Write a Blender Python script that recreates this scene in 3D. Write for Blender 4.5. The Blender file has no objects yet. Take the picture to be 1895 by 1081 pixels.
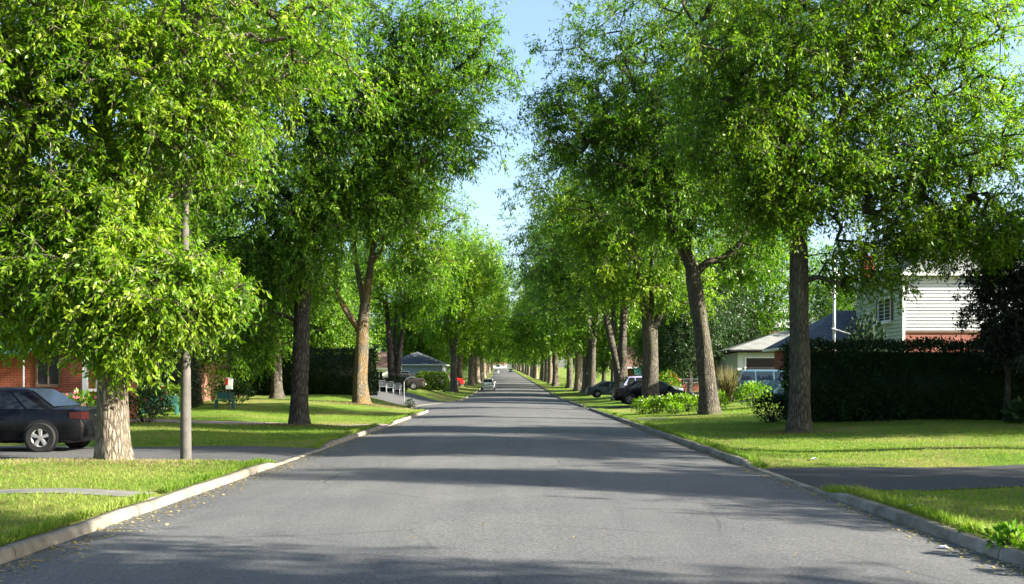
import bpy, math, random
import numpy as np
from mathutils import Vector, Matrix
S = bpy.context.scene
R = math.radians

# ------------------------------------------------------------------ camera
cam_d = bpy.data.cameras.new("camera"); cam = bpy.data.objects.new("camera", cam_d)
S.collection.objects.link(cam); S.camera = cam
CAMH = 1.6
cam.location = (0, 0, CAMH); cam.rotation_euler = (R(90), 0, 0)
cam_d.sensor_width = 36; cam_d.lens = 35.0
cam_d.shift_x = -0.0013; cam_d.shift_y = 0.0879
cam_d.clip_start = 0.1; cam_d.clip_end = 6000
# ------------------------------------------------------------------ light
SUN_EL, SUN_BACK = 25.0, 16.0          # elevation; degrees behind the camera from due right
sdir = Vector((math.cos(R(SUN_EL))*math.cos(R(SUN_BACK)), -math.cos(R(SUN_EL))*math.sin(R(SUN_BACK)), math.sin(R(SUN_EL))))
w = bpy.data.worlds.new("World"); S.world = w; w.use_nodes = True
nt = w.node_tree; nt.nodes.clear()
sky = nt.nodes.new("ShaderNodeTexSky"); sky.sky_type = 'NISHITA'; sky.sun_disc = False
sky.sun_elevation = R(SUN_EL); sky.sun_rotation = math.atan2(sdir.x, sdir.y)
sky.air_density = 1.0; sky.dust_density = 2.5; sky.ozone_density = 2.2
bg = nt.nodes.new("ShaderNodeBackground"); bg.inputs[1].default_value = 0.085
wo = nt.nodes.new("ShaderNodeOutputWorld")
nt.links.new(sky.outputs[0], bg.inputs[0]); nt.links.new(bg.outputs[0], wo.inputs[0])
sl = bpy.data.lights.new("sun", 'SUN'); sl.energy = 5.0; sl.angle = R(0.5); sl.color = (1.0, 0.93, 0.80)
so = bpy.data.objects.new("sun", sl); S.collection.objects.link(so)
so.rotation_euler = sdir.to_track_quat('Z', 'Y').to_euler(); so.location = (40, -10, 30)
S.view_settings.view_transform = 'Standard'; S.view_settings.look = 'None'
S.view_settings.exposure = 2.25; S.view_settings.gamma = 1
S.view_settings.use_curve_mapping = False
S.cycles.max_bounces = 7; S.cycles.diffuse_bounces = 3; S.cycles.transmission_bounces = 5
S.cycles.transparent_max_bounces = 8

# ------------------------------------------------------------------ helpers
COL = S.collection
def meta(o, label=None, cat=None, group=None, kind=None):
    if label: o['label'] = label
    if cat: o['category'] = cat
    if group: o['group'] = group
    if kind: o['kind'] = kind
    return o
def thing(name, label, cat, loc=(0, 0, 0), rz=0, group=None):
    o = bpy.data.objects.new(name, None); COL.objects.link(o)
    o.location = loc; o.rotation_euler = (0, 0, rz); o.empty_display_size = .2
    return meta(o, label, cat, group)
def mesh_np(name, V, F, mats, smooth=False, fmat=None, attrs=None):
    """V (n,3), F (m,k) uniform faces"""
    me = bpy.data.meshes.new(name)
    V = np.asarray(V, np.float32); F = np.asarray(F, np.int32); m, k = F.shape
    me.vertices.add(len(V)); me.vertices.foreach_set('co', V.ravel())
    me.loops.add(m*k); me.loops.foreach_set('vertex_index', F.ravel())
    me.polygons.add(m)
    me.polygons.foreach_set('loop_start', np.arange(0, m*k, k, dtype=np.int32))
    me.polygons.foreach_set('loop_total', np.full(m, k, np.int32))
    if fmat is not None: me.polygons.foreach_set('material_index', np.asarray(fmat, np.int32))
    if smooth: me.polygons.foreach_set('use_smooth', np.ones(m, bool))
    for mt in (mats if isinstance(mats, (list, tuple)) else [mats]): me.materials.append(mt)
    me.update(calc_edges=True)
    if attrs:
        for an, av in attrs.items():
            a = me.attributes.new(an, 'FLOAT', 'FACE'); a.data.foreach_set('value', np.asarray(av, np.float32))
    return me
def link(name, me, parent=None, loc=(0, 0, 0), rot=(0, 0, 0)):
    o = bpy.data.objects.new(name, me); COL.objects.link(o); o.parent = parent
    o.location = loc; o.rotation_euler = rot
    return o
class MB:
    def __init__(s): s.v = []; s.f = []; s.m = []
    def add(s, vs, fs, mi=0):
        b = len(s.v); s.v += [tuple(p) for p in vs]; s.f += [tuple(i+b for i in f) for f in fs]; s.m += [mi]*len(fs); return s
    def box(s, x0, x1, y0, y1, z0, z1, mi=0, rz=0, c=(0, 0, 0)):
        vs = [(x, y, z) for z in (z0, z1) for y in (y0, y1) for x in (x0, x1)]
        if rz or c != (0, 0, 0):
            ca, sa = math.cos(rz), math.sin(rz)
            vs = [(c[0]+x*ca-y*sa, c[1]+x*sa+y*ca, c[2]+z) for x, y, z in vs]
        return s.add(vs, [(0, 2, 3, 1), (4, 5, 7, 6), (0, 1, 5, 4), (2, 6, 7, 3), (0, 4, 6, 2), (1, 3, 7, 5)], mi)
    def tube(s, pts, rad, n=8, mi=0, cap=True):
        pts = [Vector(p) for p in pts]; rad = rad if isinstance(rad, (list, tuple)) else [rad]*len(pts)
        b = len(s.v); up = Vector((0.13, 0.31, 1)).normalized()
        for i, p in enumerate(pts):
            t = (pts[min(i+1, len(pts)-1)]-pts[max(i-1, 0)]).normalized()
            a = t.cross(Vector((1, 0.07, 0.03)) if abs(t.z) > .8 else up).normalized(); c = t.cross(a)
            for k in range(n):
                an = 2*math.pi*k/n; q = p+(a*math.cos(an)+c*math.sin(an))*rad[i]; s.v.append(tuple(q))
        for i in range(len(pts)-1):
            for k in range(n):
                k2 = (k+1) % n; s.f.append((b+i*n+k, b+i*n+k2, b+(i+1)*n+k2, b+(i+1)*n+k)); s.m.append(mi)
        if cap:
            s.f.append(tuple(b+k for k in range(n))[::-1]); s.f.append(tuple(b+(len(pts)-1)*n+k for k in range(n))); s.m += [mi]*2
        return s
    def lathe(s, prof, n=24, axis='z', c=(0, 0, 0), mi=0, closed=False):
        b = len(s.v)
        for r, h in prof:
            for k in range(n):
                a = 2*math.pi*k/n; u, v = r*math.cos(a), r*math.sin(a)
                q = (u, v, h) if axis == 'z' else (u, h, v) if axis == 'y' else (h, u, v)
                s.v.append((q[0]+c[0], q[1]+c[1], q[2]+c[2]))
        L = len(prof)
        for i in range(L if closed else L-1):
            j = (i+1) % L
            for k in range(n):
                k2 = (k+1) % n; s.f.append((b+i*n+k, b+i*n+k2, b+j*n+k2, b+j*n+k)); s.m.append(mi)
        return s
    def build(s, name, mats, parent=None, smooth=False, loc=(0, 0, 0), rot=(0, 0, 0), bevel=0):
        me = bpy.data.meshes.new(name); me.from_pydata(s.v, [], s.f)
        for mt in (mats if isinstance(mats, (list, tuple)) else [mats]): me.materials.append(mt)
        me.polygons.foreach_set('material_index', s.m)
        if smooth: me.polygons.foreach_set('use_smooth', [True]*len(s.f))
        me.update(); 
        import bmesh
        bm = bmesh.new(); bm.from_mesh(me); bmesh.ops.recalc_face_normals(bm, faces=bm.faces)
        if bevel: bmesh.ops.bevel(bm, geom=bm.edges[:], offset=bevel, segments=2, affect='EDGES')
        bm.to_mesh(me); bm.free()
        if smooth: me.set_sharp_from_angle(angle=R(38))
        return link(name, me, parent, loc, rot)

# ------------------------------------------------------------------ materials
def new_mat(name):
    m = bpy.data.materials.new(name); m.use_nodes = True; n = m.node_tree; n.nodes.clear()
    out = n.nodes.new("ShaderNodeOutputMaterial"); return m, n, out
def N(n, t, **kw):
    x = n.nodes.new(t)
    for k, v in kw.items():
        if hasattr(x, k): setattr(x, k, v)
    return x
def ramp(n, fac, stops):
    r = n.nodes.new("ShaderNodeValToRGB"); e = r.color_ramp.elements
    while len(e) < len(stops): e.new(.5)
    for i, (p, c) in enumerate(stops):
        e[i].position = p; e[i].color = (*c, 1)
    n.links.new(fac, r.inputs[0]); return r.outputs[0]
def noise(n, scale, detail=4, vec=None, rough=.6, typ='ShaderNodeTexNoise'):
    x = n.nodes.new(typ); x.inputs['Scale'].default_value = scale
    if typ == 'ShaderNodeTexNoise': x.inputs['Detail'].default_value = detail; x.inputs['Roughness'].default_value = rough
    if vec: n.links.new(vec, x.inputs['Vector'])
    return x
def coord(n, kind='Object', scale=None):
    c = n.nodes.new("ShaderNodeTexCoord"); o = c.outputs[kind]
    if scale:
        m = n.nodes.new("ShaderNodeMapping"); m.inputs['Scale'].default_value = scale; n.links.new(o, m.inputs[0]); o = m.outputs[0]
    return o
def mixc(n, fac, a, b, blend='MIX'):
    x = n.nodes.new("ShaderNodeMix"); x.data_type = 'RGBA'; x.blend_type = blend
    for s, v in ((0, fac), (6, a), (7, b)):
        if isinstance(v, (int, float)): x.inputs[s].default_value = v
        elif isinstance(v, tuple): x.inputs[s].default_value = (*v, 1)
        else: n.links.new(v, x.inputs[s])
    return x.outputs[2]
def bump(n, h, strength, dist=.02):
    b = n.nodes.new("ShaderNodeBump"); b.inputs['Strength'].default_value = strength; b.inputs['Distance'].default_value = dist
    n.links.new(h, b.inputs['Height']); return b.outputs[0]
def princ(n, out, col, rough=.8, spec=.3, nrm=None, metal=0, coat=0):
    p = n.nodes.new("ShaderNodeBsdfPrincipled")
    if isinstance(col, tuple): p.inputs['Base Color'].default_value = (*col, 1)
    else: n.links.new(col, p.inputs['Base Color'])
    if isinstance(rough, (int, float)): p.inputs['Roughness'].default_value = rough
    else: n.links.new(rough, p.inputs['Roughness'])
    p.inputs['Specular IOR Level'].default_value = spec; p.inputs['Metallic'].default_value = metal
    p.inputs['Coat Weight'].default_value = coat; p.inputs['Coat Roughness'].default_value = .05
    if nrm: n.links.new(nrm, p.inputs['Normal'])
    n.links.new(p.outputs[0], out.inputs[0]); return p
def leaf_mat(name, dark, mid, lite, trans=.42, rough=.42):
    m, n, o = new_mat(name)
    a = N(n, "ShaderNodeAttribute"); a.attribute_name = 'tint'
    c = ramp(n, a.outputs['Fac'], [(0, dark), (.5, mid), (1, lite)])
    p = n.nodes.new("ShaderNodeBsdfPrincipled"); n.links.new(c, p.inputs['Base Color'])
    p.inputs['Roughness'].default_value = rough; p.inputs['Specular IOR Level'].default_value = .26
    t = N(n, "ShaderNodeBsdfTranslucent"); tc = mixc(n, 1.0, c, (1.30, 1.65, .45), 'MULTIPLY'); n.links.new(tc, t.inputs[0])
    mx = N(n, "ShaderNodeMixShader"); mx.inputs[0].default_value = trans
    n.links.new(p.outputs[0], mx.inputs[1]); n.links.new(t.outputs[0], mx.inputs[2]); n.links.new(mx.outputs[0], o.inputs[0])
    return m
def bark_mat(name, c1, c2, moss=None, mossamt=.5, vs=1.0):
    m, n, o = new_mat(name)
    v = coord(n, 'Object', (7*vs, 7*vs, 1.6*vs))
    vo = noise(n, 3.2, vec=v, typ='ShaderNodeTexVoronoi'); vo.feature = 'DISTANCE_TO_EDGE'
    ns = noise(n, 3.0, 6, v)
    wv = mixc(n, .35, v, ns.outputs[1]); n.links.new(wv, vo.inputs['Vector'])
    big = noise(n, 1.1, 3, coord(n, 'Object'))
    c = ramp(n, vo.outputs['Distance'], [(0, tuple(x*.28 for x in c1)), (.16, c1), (.6, c2)])
    c = mixc(n, ramp(n, big.outputs[0], [(.35, (0, 0, 0)), (.7, (.55,)*3)]), c, tuple(x*.7 for x in c1))
    if moss:
        c = mixc(n, ramp(n, noise(n, 1.4, 5, coord(n, 'Object')).outputs[0], [(.5-.12*mossamt, (0, 0, 0)), (.62, (mossamt,)*3)]), c, moss)
    h = ramp(n, vo.outputs['Distance'], [(0, (0, 0, 0)), (.3, (1, 1, 1))])
    h2 = mixc(n, .4, h, ns.outputs[0])
    princ(n, o, c, .9, .12, bump(n, h2, 1.0, .07)); return m
def plain(name, col, rough=.6, spec=.4, metal=0, coat=0, var=.12, sc=6, bmp=0):
    m, n, o = new_mat(name); ns = noise(n, sc, 5, coord(n))
    c = ramp(n, ns.outputs[0], [(.3, tuple(x*(1-var) for x in col)), (.7, tuple(min(1, x*(1+var)) for x in col))])
    princ(n, o, c, rough, spec, bump(n, ns.outputs[0], bmp, .01) if bmp else None, metal, coat); return m
def paint(name, col, rough=.16, dirt=.02):
    m, n, o = new_mat(name); ns = noise(n, 3.5, 6, coord(n))
    c = mixc(n, ramp(n, ns.outputs[0], [(.45, (0, 0, 0)), (.8, (dirt,)*3)]), col, (.22, .2, .17))
    r = ramp(n, ns.outputs[0], [(.3, (rough,)*3), (.75, (rough+.25,)*3)])
    princ(n, o, c, r, .2, None, .0, .08); return m
def brick_mat(name, a, b, mortar, sc=1.0):
    m, n, o = new_mat(name)
    g = N(n, "ShaderNodeTexCoord"); sp = N(n, "ShaderNodeSeparateXYZ"); n.links.new(g.outputs['Object'], sp.inputs[0])
    ad = N(n, "ShaderNodeMath", operation='ADD'); n.links.new(sp.outputs[0], ad.inputs[0]); n.links.new(sp.outputs[1], ad.inputs[1])
    cb = N(n, "ShaderNodeCombineXYZ"); n.links.new(ad.outputs[0], cb.inputs[0]); n.links.new(sp.outputs[2], cb.inputs[1])
    bt = N(n, "ShaderNodeTexBrick"); n.links.new(cb.outputs[0], bt.inputs['Vector'])
    bt.inputs['Scale'].default_value = 1; bt.inputs['Brick Width'].default_value = .22*sc; bt.inputs['Row Height'].default_value = .075*sc
    bt.inputs['Mortar Size'].default_value = .006*sc
    bt.inputs['Color1'].default_value = (*a, 1); bt.inputs['Color2'].default_value = (*b, 1); bt.inputs['Mortar'].default_value = (*mortar, 1)
    ns = noise(n, 2.0, 5, g.outputs['Object'])
    c = mixc(n, .35, bt.outputs[0], ramp(n, ns.outputs[0], [(.3, (.35,)*3), (.7, (1, 1, 1))]), 'MULTIPLY')
    princ(n, o, c, .85, .2, bump(n, bt.outputs['Fac'], -.4, .01)); return m
def roof_mat(name, col):
    m, n, o = new_mat(name); v = coord(n, 'Object')
    g = N(n, "ShaderNodeSeparateXYZ"); n.links.new(v, g.inputs[0])
    ad = N(n, "ShaderNodeMath", operation='ADD'); n.links.new(g.outputs[0], ad.inputs[0]); n.links.new(g.outputs[1], ad.inputs[1])
    cb = N(n, "ShaderNodeCombineXYZ"); n.links.new(ad.outputs[0], cb.inputs[0]); n.links.new(g.outputs[2], cb.inputs[1])
    bt = N(n, "ShaderNodeTexBrick"); n.links.new(cb.outputs[0], bt.inputs['Vector']); bt.inputs['Scale'].default_value = 1
    bt.inputs['Brick Width'].default_value = .33; bt.inputs['Row Height'].default_value = .07; bt.inputs['Mortar Size'].default_value = .004
    bt.inputs['Color1'].default_value = (*col, 1); bt.inputs['Color2'].default_value = (*[x*.72 for x in col], 1); bt.inputs['Mortar'].default_value = (*[x*.35 for x in col], 1)
    ns = noise(n, 1.3, 6, v)
    c = mixc(n, .5, bt.outputs[0], ramp(n, ns.outputs[0], [(.3, (.6,)*3), (.7, (1, 1, 1))]), 'MULTIPLY')
    princ(n, o, c, .9, .2, bump(n, bt.outputs['Fac'], -.5, .01)); return m

M = {}
M['leaf'] = leaf_mat('leaf_green', (.026, .078, .004), (.085, .185, .007), (.175, .275, .013))
M['leaf_y'] = leaf_mat('leaf_yellow_green', (.040, .110, .004), (.125, .225, .008), (.240, .320, .018), .45)
M['leaf_far'] = leaf_mat('leaf_far_green', (.032, .085, .006), (.085, .170, .010), (.155, .245, .018))
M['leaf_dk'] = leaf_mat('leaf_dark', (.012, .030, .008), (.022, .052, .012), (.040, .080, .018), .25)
M['leaf_pur'] = leaf_mat('leaf_purple', (.008, .012, .009), (.016, .024, .016), (.035, .045, .03), .2)
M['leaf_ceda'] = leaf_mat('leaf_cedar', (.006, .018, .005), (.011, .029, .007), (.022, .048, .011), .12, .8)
M['leaf_box'] = leaf_mat('leaf_clipped', (.05, .10, .01), (.10, .17, .015), (.17, .23, .03), .35)
M['straw'] = leaf_mat('straw_stem', (.10, .08, .035), (.19, .15, .075), (.30, .24, .14), .3, .7)
M['blade'] = leaf_mat('grass_blade', (.075, .145, .010), (.14, .215, .022), (.24, .27, .065), .40, .6)
M['litter'] = leaf_mat('fallen_leaf', (.14, .095, .035), (.24, .18, .065), (.34, .29, .13), .25, .7)
M['petal_w'] = plain('white_petal', (.75, .75, .7)); M['petal_r'] = plain('red_petal', (.42, .03, .015)); M['petal_p'] = plain('pink_petal', (.75, .22, .3))
M['bark_pale'] = bark_mat('bark_pale', (.235, .195, .15), (.40, .345, .27), (.22, .21, .12), .25)
M['bark'] = bark_mat('bark_grey', (.12, .105, .088), (.22, .19, .155), (.15, .15, .08), .35)
M['bark_moss'] = bark_mat('bark_mossy', (.17, .145, .105), (.24, .20, .145), (.24, .14, .035), .55)
M['bark_dk'] = bark_mat('bark_dark', (.085, .075, .065), (.15, .135, .115))
M['tyre'] = plain('tyre_rubber', (.018, .018, .018), .85, .2)
M['rim'] = plain('rim_alloy', (.22, .22, .22), .5, .5, .2)
M['black'] = plain('black_trim', (.012, .012, .013), .6, .3)
M['chrome'] = plain('chrome', (.6, .6, .6), .2, .5, 1)
M['red_lens'] = plain('red_lens', (.025, .003, .003), .3, .4, 0, .3)
M['clear_lens'] = plain('clear_lens', (.7, .72, .74), .15, .6, 0, .8)
M['plate'] = plain('licence_plate', (.72, .74, .76), .5)
M['white'] = plain('white_trim', (.74, .74, .72), .5, var=.06)
M['white_plastic'] = plain('white_plastic', (.38, .40, .43), .4, var=.04)
M['teal'] = plain('teal_paint', (.018, .09, .075), .6)
M['awning'] = plain('green_awning', (.03, .10, .085), .7)
M['stone'] = plain('pale_stone', (.42, .40, .35), .85, .2, var=.35, sc=5, bmp=.5)
M['pink_conc'] = plain('pinkish_concrete', (.30, .235, .20), .9, .2, var=.2, sc=4, bmp=.3)
M['walk'] = plain('walk_concrete', (.15, .147, .135), .9, .2, var=.22, sc=5, bmp=.3)
M['wood_dk'] = plain('dark_wood', (.10, .065, .04), .75)
M['metal_g'] = plain('grey_metal', (.32, .33, .33), .45, .5, .7)
M['curtain'] = plain('dark_interior', (.035, .04, .045), .7)
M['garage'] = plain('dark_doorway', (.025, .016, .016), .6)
def glass(name, tint=(.03, .04, .05)):
    m, n, o = new_mat(name); princ(n, o, tint, .1, .3, None, 0, 0); return m
M['glass'] = glass('window_glass', (.012, .016, .02)); M['glass_blue'] = glass('blue_glass', (.015, .025, .035))
M['brick'] = brick_mat('red_brick', (.33, .07, .03), (.25, .05, .024), (.26, .20, .16))
M['brick2'] = brick_mat('rose_brick', (.30, .085, .06), (.23, .06, .045), (.30, .24, .20))
M['brick3'] = brick_mat('brown_brick', (.22, .10, .06), (.16, .07, .045), (.25, .2, .16))
M['siding'] = plain('white_siding', (.38, .395, .41), .45, .4, var=.05, sc=2)
M['siding_g'] = plain('greenish_siding', (.42, .46, .37), .5, .4, var=.05, sc=2)
M['siding_b'] = plain('blue_siding', (.26, .30, .36), .5)
M['roof_grey'] = roof_mat('grey_shingles', (.26, .27, .25)); M['roof_slate'] = roof_mat('slate_shingles', (.105, .12, .15)); M['roof_brown'] = roof_mat('brown_shingles', (.20, .12, .09))
M['concrete'] = plain('far_concrete', (.55, .58, .60), .8)
def asphalt(name, a, b, scale=1.0, cracks=True):
    m, n, o = new_mat(name); v = coord(n)
    fine = noise(n, 34*scale, 6, v, .85); mid = noise(n, 9, 5, v); big = noise(n, .35, 4, v)
    agg = noise(n, 60, vec=v, typ='ShaderNodeTexVoronoi')
    c = mixc(n, mid.outputs[0], a, b)
    c = mixc(n, .95, c, ramp(n, fine.outputs[0], [(.36, (.45,)*3), (.5, (.95,)*3), (.64, (1.7, 1.66, 1.58))]), 'MULTIPLY')
    c = mixc(n, .6, c, ramp(n, big.outputs[0], [(.35, (.72, .72, .75)), (.65, (1.12, 1.1, 1.04))]), 'MULTIPLY')
    if cracks:
        wv = mixc(n, .12, v, noise(n, 1.2, 5, v).outputs[1])
        ck = noise(n, .42, vec=wv, typ='ShaderNodeTexVoronoi'); ck.feature = 'DISTANCE_TO_EDGE'
        br = noise(n, .25, 2, v)
        f = mixc(n, 1, ramp(n, ck.outputs['Distance'], [(.002, (1, 1, 1)), (.007, (0, 0, 0))]), ramp(n, br.outputs[0], [(.40, (0, 0, 0)), (.60, (.6,)*3)]), 'MULTIPLY')
        c = mixc(n, f, c, (.018, .018, .018))
        pv = noise(n, .16, vec=coord(n, 'Object', (1.6, .5, 1)), typ='ShaderNodeTexVoronoi')
        c = mixc(n, .8, c, ramp(n, pv.outputs['Color'], [(.2, (.86, .86, .87)), (.8, (1.08, 1.07, 1.05))]), 'MULTIPLY')
        st = noise(n, 1.0, 4, coord(n, 'Object', (2.2, .12, 1)))
        c = mixc(n, .35, c, ramp(n, st.outputs[0], [(.35, (.75,)*3), (.65, (1.15, 1.13, 1.1))]), 'MULTIPLY')
    princ(n, o, c, .82, .28, bump(n, fine.outputs[0], .55, .012)); return m
M['road'] = asphalt('road_asphalt', (.096, .100, .106), (.124, .127, .130))
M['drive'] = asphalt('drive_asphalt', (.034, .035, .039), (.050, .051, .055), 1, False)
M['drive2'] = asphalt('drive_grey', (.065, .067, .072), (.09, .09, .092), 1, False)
def kerb_mat():
    m, n, o = new_mat('kerb_concrete'); v = coord(n)
    a = noise(n, 2.2, 6, v); f = noise(n, 50, 3, v)
    c = ramp(n, a.outputs[0], [(.3, (.10, .09, .07)), (.5, (.20, .18, .145)), (.72, (.29, .265, .22))])
    c = mixc(n, .6, c, ramp(n, f.outputs[0], [(.3, (.6,)*3), (.7, (1.2,)*3)]), 'MULTIPLY')
    sp = N(n, "ShaderNodeSeparateXYZ"); n.links.new(v, sp.inputs[0])
    jj = N(n, "ShaderNodeMath", operation='PINGPONG'); n.links.new(sp.outputs[1], jj.inputs[0]); jj.inputs[1].default_value = 1.5
    c = mixc(n, ramp(n, jj.outputs[0], [(.006, (.8,)*3), (.016, (0, 0, 0))]), c, (.05, .045, .04))
    princ(n, o, c, .9, .2, bump(n, a.outputs[0], .5, .03)); return m
M['kerb'] = kerb_mat()
def grass_mat():
    m, n, o = new_mat('lawn_grass'); v = coord(n)
    big = noise(n, .22, 4, v); mid = noise(n, 2.0, 5, v); fine = noise(n, 40, 4, coord(n, 'Object', (1, .55, 1)), .8)
    c = ramp(n, mid.outputs[0], [(.3, (.065, .130, .012)), (.55, (.105, .180, .017)), (.75, (.16, .20, .035))])
    c = mixc(n, ramp(n, big.outputs[0], [(.46, (0, 0, 0)), (.62, (.75,)*3)]), c, (.23, .20, .07))
    c = mixc(n, .85, c, ramp(n, fine.outputs[0], [(.32, (.38, .40, .35)), (.5, (1, 1, 1)), (.68, (1.55, 1.5, 1.35))]), 'MULTIPLY')
    princ(n, o, c, .9, .15, bump(n, fine.outputs[0], .9, .06)); return m
M['grass'] = grass_mat()
def soil():
    return plain('bare_soil', (.19, .15, .085), .95, .1, var=.35, sc=8, bmp=.6)
M['soil'] = soil()

# ------------------------------------------------------------------ terrain
def base(y): return np.interp(y, [-1e4, 90, 110, 125, 160, 200, 350, 650, 800, 1e5], [0, 0, .15, .4, .95, 1.6, 4.4, 10.6, 13.0, 13.0])
def cx(y): return np.interp(y, [-1e4, 120, 160, 200, 350, 650, 1e5], [0, 0, -.25, -.65, -2.7, -7.5, -12])
def KL(y): return cx(y)-4.5-np.interp(y, [53, 57, 68, 84], [0, 1.3, 1.9, 0])
def KR(y): return cx(y)+4.38
DL = [(19.3, 23.8), (34.9, 37.4), (64, 82), (101, 104)]
DR = [(14.2, 18.4), (58.2, 62.4), (86.5, 91), (120, 123)]
def kh(y, side):
    y = np.asarray(y, float); h = np.full(y.shape, .105)
    for a, b in (DL if side < 0 else DR):
        t = np.clip(np.minimum(y-(a-.9), (b+.9)-y)/.9, 0, 1); t = t*t*(3-2*t); h = np.minimum(h, .105-.082*t)
    return h
def sstep(t): t = np.clip(t, 0, 1); return t*t*(3-2*t)
def hgt(x, y):
    x = np.asarray(x, float); y = np.asarray(y, float); b = base(y)
    L = KL(y); Rr = KR(y)
    tl = L-.16-x; tr = x-Rr-.16
    def side(t, s, A, wd=9.0):
        k = kh(y, s); k = k+(.105-k)*sstep(t/25)
        n = .018*np.sin(x*1.3+y*.7)+.014*np.sin(x*.6-y*1.1)+.03*np.sin(x*.21+y*.17)
        return b+k+A*sstep(t/wd)+n*sstep(t/1.5)
    AL = np.interp(y, [-50, 25, 40, 58, 70, 95, 120], [.0, .0, .18, .60, .85, .85, .4])
    AR = np.interp(y, [-50, 15, 30, 45, 60, 100, 140], [.12, .12, .22, .50, .60, .5, .3])
    z = np.where(tl > 0, side(tl, -1, AL, np.interp(y, [40, 60], [9.0, 4.6])), np.where(tr > 0, side(tr, 1, AR), b))
    return z
def H(x, y): return float(hgt(x, y))
def strip(name, xs_fn, ys, nx, mat, zoff, zfn=hgt):
    """grid: for each y a row of x positions"""
    V = []; ny = len(ys)
    for y in ys:
        x = xs_fn(y); V.append(np.stack([x, np.full(len(x), y), zfn(x, np.full(len(x), y))+zoff], 1))
    nx = len(V[0]); V = np.concatenate(V)
    i = np.arange(ny-1)[:, None]*nx+np.arange(nx-1)[None]; i = i.ravel()
    F = np.stack([i, i+1, i+nx+1, i+nx], 1)
    me = mesh_np(name, V, F, mat, True); return link(name, me)
YS = np.concatenate([np.arange(-60, 0, 2.0), np.arange(0, 100, .3), np.arange(100, 220, 2), np.arange(220, 800, 10), [900, 1200, 1800, 3000]])
TT = np.concatenate([np.arange(0, 2.4, .2), np.arange(2.4, 12, .6), [13, 15, 18, 22, 30, 45, 70, 120, 300, 1500]])
lw = strip('lawn', lambda y: (KL(y)-.15-TT)[::-1], YS, 0, M['grass'], 0); meta(lw, kind='structure')
rw = strip('lawn', lambda y: KR(y)+.15+TT, YS, 0, M['grass'], 0); meta(rw, kind='structure')
def road_z(x, y):
    u = (x-(KL(y)+KR(y))/2)/4.45; return base(y)+.07*(1-np.clip(u*u, 0, 1))-.0
rd = strip('road', lambda y: np.linspace(KL(y)+.0, KR(y)-.0, 15), YS, 0, M['road'], 0, road_z); meta(rd, kind='structure')
def kerb(side):
    K = KL if side < 0 else KR; V = []
    ys = YS[YS < 700]
    for y in ys:
        k = K(y); h = float(kh(y, side)); b = float(base(y)); s = side
        j = .006*math.sin(y*3.1)+.005*math.sin(y*7.7); hz = h+.006*math.sin(y*2.3)*(h/.105)
        for dx, z in ((-.02, -.08), (-.005, 0.0), (.012, hz*.8), (.035, hz*.97), (.06, hz+.004), (.125, hz+.006), (.15, hz-.05)):
            V.append((k+s*dx+j, y, b+z))
    n = 7; i = (np.arange(len(ys)-1)[:, None]*n+np.arange(n-1)[None]).ravel()
    F = np.stack([i, i+1, i+n+1, i+n], 1); 
    if side > 0: F = F[:, ::-1]
    o = link('kerb', mesh_np('kerb', V, F, M['kerb'], True)); meta(o, 'pale concrete kerb along the %s edge of the road' % ('left' if side < 0 else 'right'), kind='structure')
kerb(-1); kerb(1)
def drive(name, side, y0, y1, length, mat, zoff=.012, skew=0, lab=None, x_from=0, ny=None):
    K = KL if side < 0 else KR
    ys = np.linspace(y0, y1, ny or max(8, int((y1-y0)/.3)))
    def xs(y):
        k = K(y)+side*(.155+x_from)
        return np.linspace(k, k+side*length, 60)
    V = []
    for y in ys:
        x = xs(y); yy = y+skew*np.abs(x-K(y)); V.append(np.stack([x, yy, hgt(x, yy)+zoff+.006*np.sin((y-y0)/(y1-y0)*3.14)], 1))
    V = np.concatenate(V); nx = 60; i = (np.arange(len(ys)-1)[:, None]*nx+np.arange(nx-1)[None]).ravel()
    F = np.stack([i, i+1, i+nx+1, i+nx], 1)
    if side < 0: F = F[:, ::-1]
    o = link(name, mesh_np(name, V, F, mat, True)); meta(o, lab, kind='structure'); return o
drive('driveway', -1, 19.4, 23.7, 24, M['drive2'], lab='grey asphalt driveway behind the nearest left tree')
drive('driveway', -1, 35.0, 37.3, 14, M['pink_conc'], lab='pinkish driveway crossing the left lawn')
drive('driveway', -1, 66, 80, 6, M['drive2'], lab='grey paved driveway opening far along the left side')
drive('path', -1, 12.85, 13.45, 14, M['walk'], .008, .03, 'narrow concrete path across the near left lawn')
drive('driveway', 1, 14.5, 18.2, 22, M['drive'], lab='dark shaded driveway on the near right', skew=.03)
drive('path', 1, 39.0, 40.4, 1.6, M['drive2'], .01, 0, 'short concrete path at the right kerb')
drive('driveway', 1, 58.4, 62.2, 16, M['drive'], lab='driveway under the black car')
drive('driveway', 1, 86.8, 90.8, 16, M['drive2'], lab='driveway under the grey car')
drive('driveway', 1, 50.5, 55.5, 14, M['drive2'], lab='driveway in front of the bungalow', x_from=7)

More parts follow.
